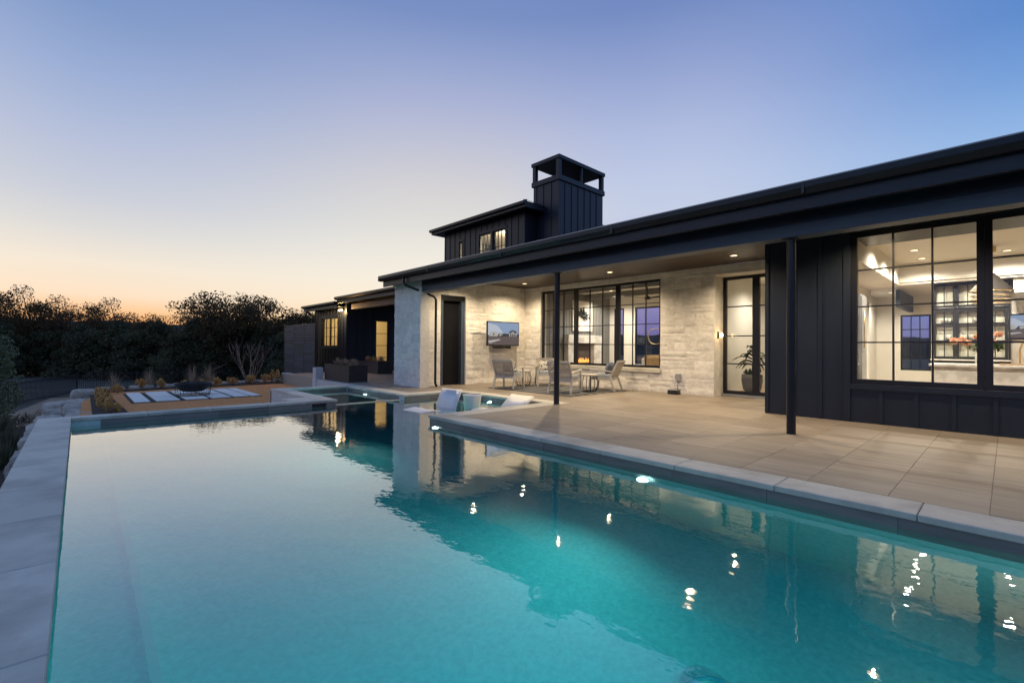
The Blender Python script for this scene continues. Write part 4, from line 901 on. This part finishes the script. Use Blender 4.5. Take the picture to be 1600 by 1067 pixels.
for s_ in (-1, 1):
    m = MB(); m.lathe([(.002, -.045), (.05, -.02), (.05, .02), (.002, .045)], (9.36, 22.35+.13*s_, 3.0), 12); part(m, 'bulb', 'bulb_warm', fl_)
    part(MB().bar((9.455, 22.35, 3.02), (9.38, 22.35+.11*s_, 3.01), .02, .02), 'arm', 'iron', fl_)
lamp('flood_lamp', 'POINT', (9.26, 22.2, 2.95), 130, (1, .58, .22), fl_, .05)

# ================================================================== PORCH FURNITURE
rug = empty('striped_rug', (10.5, 9.26, 0), 'dark and pale striped rug under the porch chairs', 'rug')
part(MB().box(9.2, 11.8, 7.65, 10.9, 0.0015, .010), 'backing', 'rug_dark', rug)
for k in range(7): part(MB().box(9.36+.37*k, 9.46+.37*k, 7.65, 10.9, .010, .0125), 'stripe', 'rug_pale', rug)
def make_chair(label):
    t = empty('lounge_chair', (0, 0, 0), label, 'armchair', 'woven armchairs around the porch rug')
    for s_ in (-1, 1):
        part(MB().bar((s_*.34, -.36, 0), (s_*.33, -.31, .62), .045, .05), 'leg', 'teak', t)
        part(MB().bar((s_*.33, .40, 0), (s_*.31, .26, .42), .045, .05), 'leg', 'teak', t)
        part(MB().bar((s_*.33, -.37, .635), (s_*.32, .34, .56), .065, .03), 'arm', 'teak', t)
        part(MB().bar((s_*.31, .24, .36), (s_*.31, .48, .86), .04, .045), 'back_post', 'teak', t)
        part(MB().bar((s_*.325, -.32, .36), (s_*.315, .28, .33), .03, .06), 'seat_rail', 'teak', t)
    part(MB().bar((-.33, -.33, .36), (.33, -.33, .36), .03, .06), 'front_rail', 'teak', t); part(MB().bar((-.31, .26, .34), (.31, .26, .34), .03, .06), 'rear_rail', 'teak', t)
    part(MB().bar((-.31, .48, .86), (.31, .48, .86), .045, .05), 'top_rail', 'teak', t)
    m = MB()
    for k in range(16):
        x = -.27+.036*k; m.bar((x, .275, .42), (x, .475, .85), .022, .012, up=(0, 1, 0))
    for k in range(3): m.bar((-.29, .31+.07*k, .50+.14*k), (.29, .31+.07*k, .50+.14*k), .012, .014)
    part(m, 'rope_back', 'rope', t)
    pbr('cushion_grey', (0.40, 0.42, 0.45), (0.30, 0.32, 0.35), 40, 0.9, 0.2, 90)
    part(MB().cbox(-.295, .295, -.31, .25, .38, .49, .03), 'seat_cushion', 'cushion_grey', t)
    return t
ch0 = make_chair('pale woven armchair seen from its side below the television')
ch0.location = (9.62, 10.42, .012); ch0.rotation_euler.z = R(112)
copy_tree(ch0, (11.25, 10.35, .012), R(-38), None, 'pale woven armchair in the porch corner facing the pool, left of the slim post')
copy_tree(ch0, (9.82, 8.35, .012), R(108), None, 'pale woven armchair seen from behind, just right of the slim post')
copy_tree(ch0, (11.35, 8.1, .012), R(195), None, 'pale woven armchair seen from the side below the window, rightmost of the set')
pillow(9.66, 10.40, .50, .46, .34, .15, 'pillow_pattern', -.35, R(112), 'black and cream patterned pillow on the chair below the television')
pillow(11.20, 10.30, .50, .46, .34, .15, 'pillow_pattern', -.35, R(-38), 'black and cream patterned pillow on the corner chair')
pillow(11.35, 8.03, .50, .44, .36, .15, 'pillow_blue', -.35, R(195), 'blue patterned pillow on the rightmost porch chair')
def make_table(label):
    t = empty('side_table', (0, 0, 0), label, 'side table', 'drum side tables between the porch chairs')
    m = MB(); m.lathe([(.001, .455), (.27, .455), (.285, .465), (.285, .49), (.27, .50), (.001, .50)], (0, 0, 0), 24); part(m, 'tabletop', 'teak', t)
    m = MB(); m.tube([(.2*math.cos(a), .2*math.sin(a), .012) for a in np.linspace(0, 6.2832, 25)], .010, 6, False); part(m, 'base_ring', 'iron', t)
    for k in range(14):
        a = 2*math.pi*k/14; part(MB().tube([(r_*math.cos(a), r_*math.sin(a), z) for r_, z in ((.20, .01), (.265, .14), (.275, .28), (.22, .45))], .007, 5), 'wire', 'iron', t)
    return t
t0 = make_table('round drum side table between the two far porch chairs'); t0.location = (10.55, 10.75, .012)
copy_tree(t0, (10.62, 8.15, .012), 0, None, 'round drum side table between the two near porch chairs')
b1 = empty('speaker_box', (11.95, 6.28, 0), 'small black box on the patio against the white stone wall', 'box'); part(MB().cbox(11.88, 12.06, 6.12, 6.42, 0.0, .12, .01), 'case', 'tv_black', b1); part(MB().box(11.875, 11.88, 6.15, 6.39, .02, .10), 'grille', 'iron', b1)
ou = empty('wall_outlet', (12.15, 6.25, .40), 'small grey outlet cover on the white stone wall above the black box', 'outlet'); part(MB().cbox(12.11, 12.19, 6.17, 6.31, .36, .56, .01), 'cover', 'pale_metal', ou); part(MB().tube([(12.13, 6.24, .36), (12.13, 6.25, .12)], .008, 6), 'cable', 'iron', ou)

# ================================================================== TANNING LEDGE FURNITURE
def lounger(label, x0, y0, tilt, rot):
    t = empty('pool_lounger', (0, 0, 0), label, 'pool lounger', 'white loungers standing on the tanning ledge')
    prof = [(-.95, .10), (-.70, .26), (-.42, .28), (-.05, .20), (.15, .21)]
    bl = .50; bk = [(.15, .21), (.15+bl*.5*math.sin(tilt)-.02, .21+bl*.5*math.cos(tilt)), (.15+bl*math.sin(tilt), .21+bl*math.cos(tilt))]
    def shell(pr, nm, hw):
        m = MB(); m.smooth = True; vs = []
        for x, z in pr:
            for y in (-hw, -hw*.5, 0, hw*.5, hw): vs.append((x, y, z-.012*(1-(y/hw)**2)))
        n = len(pr); k = len(vs); vs += [(x, y, z-.045) for x, y, z in vs]
        fs = []
        for i in range(n-1):
            for j in range(4):
                a = i*5+j; fs += [(a, a+5, a+6, a+1), (k+a, k+a+1, k+a+6, k+a+5)]
            fs += [(i*5, k+i*5, k+i*5+5, i*5+5), (i*5+4, i*5+9, k+i*5+9, k+i*5+4)]
        for j in range(4): fs += [(j, j+1, k+j+1, k+j), ((n-1)*5+j, k+(n-1)*5+j, k+(n-1)*5+j+1, (n-1)*5+j+1)]
        m.add(vs, fs); part(m, nm, 'resin_white', t)
    shell(prof, 'seat', .36); shell(bk, 'backrest', .36)
    part(MB().box(-.85, -.78, -.33, .33, 0.0, .16), 'foot', 'resin_white', t); part(MB().box(.05, .14, -.33, .33, 0.0, .17), 'foot', 'resin_white', t)
    t.location = (x0, y0, -.38); t.rotation_euler.z = rot
    return t
lounger('white resin lounger with upright back standing in the shallow water left of the pot', 5.98, 8.76, R(22), R(3))
lounger('white resin lounger at the near edge of the tanning ledge, mostly hidden by the coping', 7.10, 7.78, R(52), R(2))
pt = empty('ice_bucket', (6.62, 8.40, -.42), 'white round tub table between the two pool loungers', 'tub'); m = MB(); m.lathe([(.15, 0), (.165, .02), (.205, .55), (.215, .565), (.205, .575), (.19, .55), (.18, .45), (.001, .45)], (6.62, 8.40, -.42), 28); part(m, 'tub', 'resin_white', pt); m = MB(); m.lathe([(.207, .55), (.222, .56), (.222, .58), (.205, .585)], (6.62, 8.40, -.42), 28); part(m, 'rim', 'resin_white', pt)
m = MB(); m.tube([(2.74+.17*math.cos(a), 1.19+.15*math.sin(a), -1.385+.012*math.sin(a*2)) for a in np.linspace(.5, 6.9, 40)], .017, 8); tag(m.build('cleaner_hose', 'hose_blue'), 'loop of blue hose lying on the pool floor', 'hose')

# ================================================================== GARDEN THINGS
pads = empty('paving_pads', (2.76, 18.2, -.40), 'square of white paving pads with dark gaps on the orange gravel', 'paving')
part(MB().box(1.10, 4.40, 16.62, 19.95, -.404, -.388), 'gap_bed', 'dark_gap', pads)
xs = [(1.17, 1.52), (1.66, 2.22), (2.36, 2.92), (3.02, 3.52), (3.62, 4.02), (4.09, 4.36)]
for x0, x1 in xs:
    for y0, y1 in ((16.66, 18.27), (18.30, 19.91)): part(MB().cbox(x0, x1, y0, y1, -.40, -.360, .006), 'pad', 'concrete_pad', pads)
fb = empty('fire_bowl', (2.72, 17.95, -.36), 'black wire fire bowl standing on the white paving pads', 'fire pit')
m = MB(); m.tube([(2.72+.46*math.cos(a), 17.95+.46*math.sin(a), -.35) for a in np.linspace(0, 6.2832, 33)], .012, 6, False); part(m, 'base_ring', 'iron', fb)
m = MB(); m.tube([(2.72+.50*math.cos(a), 17.95+.50*math.sin(a), .02) for a in np.linspace(0, 6.2832, 33)], .016, 6, False); part(m, 'top_ring', 'iron', fb)
m = MB(); m.lathe([(.50, .02), (.44, -.13), (.27, -.24), (.001, -.27), (.26, -.225), (.43, -.11), (.485, .02)], (2.72, 17.95, 0), 32); part(m, 'bowl', 'iron', fb)
for k in range(28):
    a = 2*math.pi*k/28; part(MB().tube([(2.72+.46*math.cos(a), 17.95+.46*math.sin(a), -.35), (2.72+.50*math.cos(a), 17.95+.50*math.sin(a), .02)], .0045, 4), 'wire', 'iron', fb)
m = MB(); m.lathe([(.12, .0), (.09, .10), (.001, .17)], (2.72, 17.95, -.08), 9); part(m, 'log_pile', 'bark', fb)
# slatted screen
sc = empty('slatted_screen', (8.2, 24.6, -.4), 'dark blue horizontal slat screen beside the far wing', 'screen fence')
part(MB().box(8.10, 8.36, 22.35, 26.95, -.45, -.22), 'base_wall', 'white_plaster', sc)
ys = [22.42, 23.86, 25.32, 26.80]
for y in ys: part(MB().box(8.16, 8.26, y-.045, y+.045, -.22, 2.36), 'post', 'iron', sc)
for a, c in zip(ys[:-1], ys[1:]):
    for k in range(18): part(MB().box(8.165+random.uniform(-.006, .006), 8.195, a+.047, c-.047, -.18+.14*k, -.055+.14*k), 'slat', 'slat_paint', sc)
# planters
def planter(x0, x1, y0, y1, z1, label, plants):
    t = empty('steel_planter', ((x0+x1)/2, (y0+y1)/2, 0), label, 'planter', 'long dark steel planters')
    for a in ((x0, x0+.02, y0, y1), (x1-.02, x1, y0, y1), (x0+.02, x1-.02, y0, y0+.02), (x0+.02, x1-.02, y1-.02, y1)): part(MB().box(*a, 0, z1), 'side', 'steel_planter', t)
    part(MB().box(x0+.02, x1-.02, y0+.02, y1-.02, 0, z1-.05), 'soil', 'mulch', t)
    m = MB(); m.box(x0-.015, x1+.015, y0-.015, y0+.03, z1, z1+.02); m.box(x0-.015, x1+.015, y1-.03, y1+.015, z1, z1+.02); m.box(x0-.015, x0+.03, y0+.03, y1-.03, z1, z1+.02); m.box(x1-.03, x1+.015, y0+.03, y1-.03, z1, z1+.02); part(m, 'rim', 'steel_planter', t)
    for px, py, lb in plants:
        ag = spiky((px, py, z1-.05), .30, 150, .26, lb)
def spiky(c, h, n, spread, label, mat='leaf_straw', name='agave', cat='plant', wd=.02, group=None):
    Q = []
    for k in range(n):
        a = random.uniform(0, 6.283); el = random.uniform(.15, 1.5); L_ = h*random.uniform(.7, 1.15)
        d = Vector((math.cos(a)*math.cos(el), math.sin(a)*math.cos(el), math.sin(el))); q = Vector((-math.sin(a), math.cos(a), 0))*wd
        p0 = Vector(c)+Vector((d.x, d.y, 0))*.02; p1 = p0+Vector((d.x*spread/.26*L_, d.y*spread/.26*L_, d.z*L_)); m_ = p0.lerp(p1, .55)+Vector((0, 0, .04*h))
        Q.append([p0-q*.5, p0+q*.5, m_+q*.5, m_-q*.5]); tip = p1
        Q.append([m_-q*.5, m_+q*.5, tip+q*.08, tip-q*.08])
    o = leafmesh(name, np.array([[tuple(v) for v in q] for q in Q]), mat, None, c)
    return tag(o, label, cat, group)
planter(6.78, 7.46, 15.42, 17.55, .555, 'near long dark steel planter at the corner of the deck', [(7.12, 15.85, 'spiky tan grass ball at the near end of the front planter'), (7.12, 16.5, 'spiky tan grass ball in the middle of the front planter'), (7.12, 17.15, 'spiky tan grass ball at the far end of the front planter')])
planter(9.82, 10.55, 19.3, 21.5, .545, 'far dark steel planter on the porch before the glass door', [(10.2, 19.75, 'spiky tan grass ball at the near end of the back planter'), (10.2, 20.4, 'spiky tan grass ball in the middle of the back planter'), (10.2, 21.05, 'spiky tan grass ball at the far end of the back planter')])
# shrubs round the terrace
def shrub(c, h, w_, n, mat, label, name='shrub', cat='shrub', size=.09, group=None):
    t = empty(name, c, label, cat, group)
    Q = []
    for k in range(9):
        a = random.uniform(0, 6.28); r_ = random.uniform(0, .5)*w_; zz = random.uniform(.35, .8)*h
        Q.append(leaves((c[0]+r_*math.cos(a), c[1]+r_*math.sin(a), c[2]+zz), (.20*w_*random.uniform(.5, 1.2), .20*w_*random.uniform(.5, 1.2), .30*h), n//9, size, up=1.6, aspect=.32))
    leafmesh('foliage', np.concatenate(Q), mat, t, c)
    m = MB()
    for k in range(6):
        a = random.uniform(0, 6.28); m.tube([c, (c[0]+.25*w_*math.cos(a), c[1]+.25*w_*math.sin(a), c[2]+.6*h)], [.012, .005], 5)
    part(m, 'stems', 'pale_bark', t)
    return t
gs = 'low golden shrubs along the terrace edge'
for k, (u, x, y, h, w_) in enumerate([(184, 0.99, 20.5, .30, .40), (220, 1.68, 21.2, .40, .34), (250, 2.26, 21.4, .40, .42), (277, 2.95, 21.0, .34, .36), (308, 3.45, 21.3, .36, .36), (335, 4.0, 21.3, .36, .36), (362, 4.62, 21.6, .34, .40), (389, 5.35, 21.9, .40, .42), (411, 5.85, 21.7, .46, .44), (432, 6.45, 22.0, .56, .46), (456, 7.1, 22.0, .36, .5)]):
    lb = ['low golden shrub leftmost along the far terrace edge', 'upright golden shrub second from the left along the far terrace edge', 'golden shrub third from the left behind the paving pads', 'golden shrub left behind the fire bowl', 'golden shrub right behind the fire bowl', 'golden shrub right of the fire bowl', 'golden shrub left of the bare tree', 'golden shrub at the foot of the bare tree', 'golden shrub right of the bare tree', 'tallest golden shrub left of the slatted screen', 'low reddish golden shrub in front of the slatted screen'][k]
    shrub((x, y, -.40), h, w_, 420, 'leaf_gold', lb, group=gs)
for k, y in enumerate((14.7, 15.5, 16.4, 17.4, 18.6)):
    shrub((.60-.03*k, y, -.42), .27+.03*k, .36, 420, 'leaf_gold', ['golden bush in the row beside the ledge stones, nearest the pool', 'second golden bush from the pool in the row beside the ledge stones', 'middle golden bush of the row beside the ledge stones', 'fourth golden bush from the pool in the row beside the ledge stones', 'golden bush of the row beside the ledge stones, farthest from the pool'][k], group='golden bushes in a row at the left end of the terrace')
for k, (x, y, h) in enumerate([(2.0, 22.5, .75), (3.3, 21.9, .9), (3.9, 22.2, .95), (.95, 22.0, .7)]):
    spiky((x, y, -.42), h, 110, .13, ['pale dry grass clump behind the third golden shrub', 'pale dry grass clump directly behind the fire bowl', 'tall pale dry grass clump right behind the fire bowl', 'pale dry grass clump at the left end of the terrace'][k], 'leaf_straw', 'grass_clump', 'grass clump', .010, 'dry grass clumps at the terrace edge')
m = MB()
leans = [(3.15, 21.6, -.4, 4.35, 21.2, .52), (3.2, 21.65, -.4, 4.15, 21.5, .40)]
for x0, y0, z0, x1, y1, z1 in leans: m.tube([(x0, y0, z0), ((x0+x1)/2-.1, y0, (z0+z1)/2+.06), (x1, y1, z1)], [.02, .015, .006], 6)
tag(m.build('grass_stalk', 'leaf_straw'), 'pale leaning dry stalks behind the fire bowl', 'plant')
# bare multi-stem tree
def bare_tree(c, label):
    t = empty('bare_tree', c, label, 'tree')
    def grow(p, d, L_, r_, lev, m):
        pts = [p]; q = p.copy(); dd = d.copy()
        for i in range(3):
            dd = (dd+Vector((random.uniform(-.14, .14), random.uniform(-.14, .14), .06))).normalized(); q = q+dd*L_/3; pts.append(q.copy())
        m.tube(pts, [r_, r_*.85, r_*.7, r_*.55], 5)
        if lev < 3:
            for k in range(random.choice((2, 3))):
                nd = (dd+Vector((random.uniform(-.55, .55), random.uniform(-.55, .55), random.uniform(.0, .35)))).normalized(); grow(q if k < 2 else pts[2], nd, L_*random.uniform(.55, .75), r_*.52, lev+1, m)
    for k in range(8):
        a = k*6.283/8+random.uniform(-.2, .2); m = MB(); sp = random.uniform(.25, .58)
        grow(Vector(c)+Vector((.06*math.cos(a), .06*math.sin(a), 0)), Vector((math.cos(a)*sp, math.sin(a)*sp, 1)).normalized(), random.uniform(.70, .92), .020, 0, m); part(m, 'stem', 'pale_bark', t)
bare_tree((5.35, 22.15, -.42), 'bare multi-stemmed tree at the edge of the terrace')
# limestone ledge stones
lg = 'flat limestone ledge stones at the left end of the terrace'
random.seed(21)
def rock(c, sx, sy, sz, label, group):
    m = MB(); m.smooth = False; n = 18; vs = []
    jit = [random.uniform(.86, 1.07) for k in range(n)]
    for zf, sc_ in ((0, .96), (.3, 1.03), (.42, .97), (.75, 1.02), (.93, .96), (1.0, .82), (1.02, .4)):
        for k in range(n):
            a = 2*math.pi*k/n; rr = (abs(math.cos(a))**4+abs(math.sin(a))**4)**(-1/4)*sc_*jit[k]
            vs.append((c[0]+sx/2*rr*math.cos(a)*random.uniform(.95, 1.04), c[1]+sy/2*rr*math.sin(a)*random.uniform(.95, 1.04), c[2]+sz*zf+random.uniform(-.03, .03)*(zf > 0)))
    m.add(vs, [(i*n+k, i*n+(k+1) % n, (i+1)*n+(k+1) % n, (i+1)*n+k) for i in range(6) for k in range(n)]+[tuple(6*n+k for k in range(n)), tuple(range(n-1, -1, -1))])
    return tag(m.build('ledge_stone', 'ledge_stone'), label, 'stone', group)
ordinal = ['first', 'second', 'third', 'fourth', 'fifth', 'sixth', 'seventh', 'eighth', 'ninth']
for side, x0, zt_ in (('inner', .02, -.36), ('outer', -.52, -.62)):
    y = 11.75
    for k in range(9):
        ln = random.uniform(.75, 1.3); hh = random.uniform(.42, .62)
        rock((x0+random.uniform(-.12, .12)+.02*k, y+ln/2, zt_-hh+random.uniform(-.12, .10)), random.uniform(.55, .85), ln*1.02, hh, 'rough pale limestone boulder, %s from the pool on the %s side of the ledge' % (ordinal[k], side), lg)
        y += ln+random.uniform(-.03, .10)
for k in range(6): rock((-.45+.03*k, 12.4+1.6*k, -1.55), 1.0, 1.55, .60, 'lower limestone block under the ledge, %s from the pool' % ordinal[k], 'lower limestone blocks under the ledge stones')
part_ = MB().prism([(.25, 13.2), (.95, 13.2), (.75, 19.4), (.3, 20.5)], -.45, -.385).build('bed_strip', 'mulch'); tag(part_, 'narrow mulch strip between ledge stones and gravel', kind='structure')
for k in range(9):
    x = .9+.85*k; rock((x, 22.05+.12*k, -.5), .75, .5, .2, 'pale rough edging stone on the far edge of the terrace, %s from the left' % ordinal[k], 'pale edging stones along the far terrace edge')
# left bed plants
bp = [(-1.75, 21.8, -1.75, .75, 'dry grass clump at the left edge above the far coping corner'), (-1.12, 16.0, -1.38, .65, 'dry grass clump left of the middle of the left coping'), (-1.45, 19.0, -1.6, .45, 'small grass clump in the mulch near the far coping corner'), (-1.02, 13.2, -1.2, .55, 'nearest dry grass clump beside the left coping'), (-2.3, 24.0, -1.9, .6, 'grass clump below the grey green juniper')]
for x, y, z, h, lb in bp: spiky((x, y, z), h, 240, .30, lb, 'leaf_grass', 'grass_clump', 'grass clump', .014, 'grass clumps in the left mulch bed')
shrub((-1.5, 24.2, -1.9), .7, .85, 800, 'leaf_cedar', 'dark green round shrub beside the tan path', 'shrub', 'shrub', .08); shrub((-.95, 24.0, -1.85), .75, .9, 800, 'leaf_straw', 'brown round shrub left of the ledge stones', 'shrub', 'shrub', .07)
for k in range(4): rock((-1.6-.25*k, 12.2+1.9*k, -1.25-.1*k), .7, .5, .18, 'pale flat stone lying in the left mulch bed, %s from the camera' % ordinal[k], 'pale flat stones in the left mulch bed')
# iron fence
fc = empty('iron_fence', (-.03, 42, -2.0), 'black iron picket fence beyond the path', 'fence')
P_ = [(-11, 27.5), (-6.4, 31.0), (-2.36, 35.5), (-.03, 42.0), (3.2, 44.0), (6.6, 46), (10, 47.5), (14, 49)]
for x, y in P_: part(MB().box(x-.045, x+.045, y-.045, y+.045, -2.05, -.70), 'post', 'iron', fc)
for (xa, ya), (xb, yb) in zip(P_[:-1], P_[1:]):
    for z in (-1.85, -.86): part(MB().bar((xa, ya, z), (xb, yb, z), .03, .04), 'rail', 'iron', fc)
    n = int(math.hypot(xb-xa, yb-ya)/.125); m = MB()
    for k in range(1, n): x, y = xa+(xb-xa)*k/n, ya+(yb-ya)*k/n; m.box(x-.011, x+.011, y-.011, y+.011, -2.0, -.76)
    part(m, 'pickets', 'iron', fc)['kind'] = 'stuff'

# ================================================================== TREES
random.seed(5)
def tree_proto(kind, h, w_, nleaf, size, lobes, mat, seed):
    rs = random.Random(seed)
    t = empty('oak_tree' if kind == 'oak' else 'cedar_tree', (0, 0, 0))
    m = MB(); tips = []
    base = h*.28 if kind == 'oak' else h*.12
    m.tube([(0, 0, -.3), (rs.uniform(-.1, .1), rs.uniform(-.1, .1), base*.6), (rs.uniform(-.2, .2), rs.uniform(-.2, .2), base)], [.26, .2, .17], 8)
    Q = []; T = []
    for k in range(lobes):
        a = k*2.399+rs.uniform(-.3, .3); f = (k+.5)/lobes
        if kind == 'oak':
            rr = w_*.5*math.sqrt(rs.uniform(.05, .85)); z = h*rs.uniform(.42, .9)*(1-.25*(rr/(w_*.5))**2)
            rad = (w_*rs.uniform(.10, .17), w_*rs.uniform(.10, .17), h*rs.uniform(.06, .11))
        else:
            z = h*(.06+.86*f); rr = w_*.5*(1-.75*f)*rs.uniform(.35, .9); rad = (w_*.2*(1.15-.6*f), w_*.2*(1.15-.6*f), h*.12)
        c = (rr*math.cos(a), rr*math.sin(a), z); tips.append(c)
        m.tube([(0, 0, base*rs.uniform(.6, 1.0)), (c[0]*.45, c[1]*.45, base+(z-base)*.55), c], [.09, .06, .02], 6)
        for s_ in range(3):
            e = (c[0]+rs.uniform(-1, 1)*rad[0], c[1]+rs.uniform(-1, 1)*rad[1], c[2]+rs.uniform(-.5, 1)*rad[2]); m.tube([c, e], [.02, .008], 4)
        q = leaves(c, rad, int(nleaf/lobes*rs.choice((.65, .85, 1.0, 1.25))), size*rs.uniform(.8, 1.15), aspect=.55); Q.append(q); T.append(np.clip(RNG.normal(rs.uniform(.25, .75), .2, len(q)), 0, 1))
    part(m, 'trunk', 'bark', t)
    leafmesh('crown', np.concatenate(Q), mat, t, (0, 0, h*.3), np.concatenate(T))
    return t
protos = [tree_proto('oak', 8.2, 8.0, 6000, .24, 34, 'leaf_oak', 1), tree_proto('oak', 8.4, 8.2, 8000, .20, 46, 'leaf_oak', 2), tree_proto('oak', 9.2, 8.4, 9000, .24, 40, 'leaf_oak', 3),
          tree_proto('cedar', 5.0, 4.6, 7000, .22, 22, 'leaf_cedar', 4), tree_proto('cedar', 4.2, 5.2, 7000, .22, 22, 'leaf_cedar', 5)]
used = [False]*5
def put(pi, u, depth, sc_, label, group, rz=None, zs=1.0):
    # u: bearing of the trunk given as tangent from the camera axis, depth in metres along the axis
    d = _f*depth+_r*(u*depth); x, y = d.x, d.y
    rz = random.uniform(0, 6.28) if rz is None else rz
    if used[pi]: o = copy_tree(protos[pi], (x, y, -2.0), rz)
    else: o = protos[pi]; o.location = (x, y, -2.0); o.rotation_euler.z = rz; used[pi] = True
    o.scale = (sc_, sc_, sc_*zs); tag(o, label, 'tree', group)
T = lambda px: (px-800)/F_PX
sky_trees = [(5, 47, 1, .98, 1.10), (55, 50, 1, 1.05, 1.13), (105, 49, 1, .95, 1.10), (150, 54, 1, .70, 1.0), (190, 50, 1, .98, 1.05), (245, 52, 1, .82, 1.0), (315, 48, 0, .92, 1.0), (352, 45, 2, .98, 1.05), (392, 44, 0, 1.02, 1.05), (430, 46, 2, .92, .95), (468, 46, 0, .95, .92), (505, 47, 0, .98, .9), (-60, 47, 0, 1.0, 1.0), (-130, 45, 1, 1.0, 1.05), (-220, 44, 2, .95, 1.0)]
ordn = ['leftmost', 'second from the left', 'third from the left', 'fourth from the left, smallest', 'fifth from the left', 'sixth from the left', 'seventh from the left, beside the gap of orange sky', 'tallest, left of the bare tree', 'behind the bare tree', 'just right of the bare tree', 'above the slatted screen', 'behind the roof end of the far wing']
for k, (u, dp, pi, s_, zs) in enumerate(sky_trees):
    lb = ('sparse oak against the orange sunset, %s on the skyline' if pi == 1 else 'dense dark oak on the skyline, %s') % ordn[k] if k < 12 else 'dark oak beyond the fence, %s outside the left edge of the picture' % ['first', 'second', 'third'][k-12]
    put(pi, T(u), dp, s_, lb, 'oak trees beyond the iron fence', zs=zs)
for k in range(26):
    u = -240+30*k+random.uniform(-8, 8)
    put(3+(k % 2), T(u), random.uniform(40, 45)+(3 if u < 160 else 0), random.uniform(.9, 1.12), 'dark bushy cedar in the thicket under the skyline oaks', 'dark cedars in the thicket beyond the iron fence')
# pale juniper at the left edge
JX, JY = -2.75, 26.0
t = empty('juniper', (JX, JY, -1.95), 'grey green juniper at the left edge of the picture', 'tree')
Q = [leaves((JX+.8*math.cos(k*2.4)*random.uniform(.2, 1), JY+.8*math.sin(k*2.4)*random.uniform(.2, 1), -1.7+3.2*k/26), (.6, .6, .38), 320, .13, up=.2) for k in range(26)]
leafmesh('crown', np.concatenate(Q), 'leaf_juniper', t, (JX, JY, -1.0)); part(MB().tube([(JX, JY, -2.1), (JX+.05, JY, 1.2)], [.12, .03], 8), 'trunk', 'bark', t)
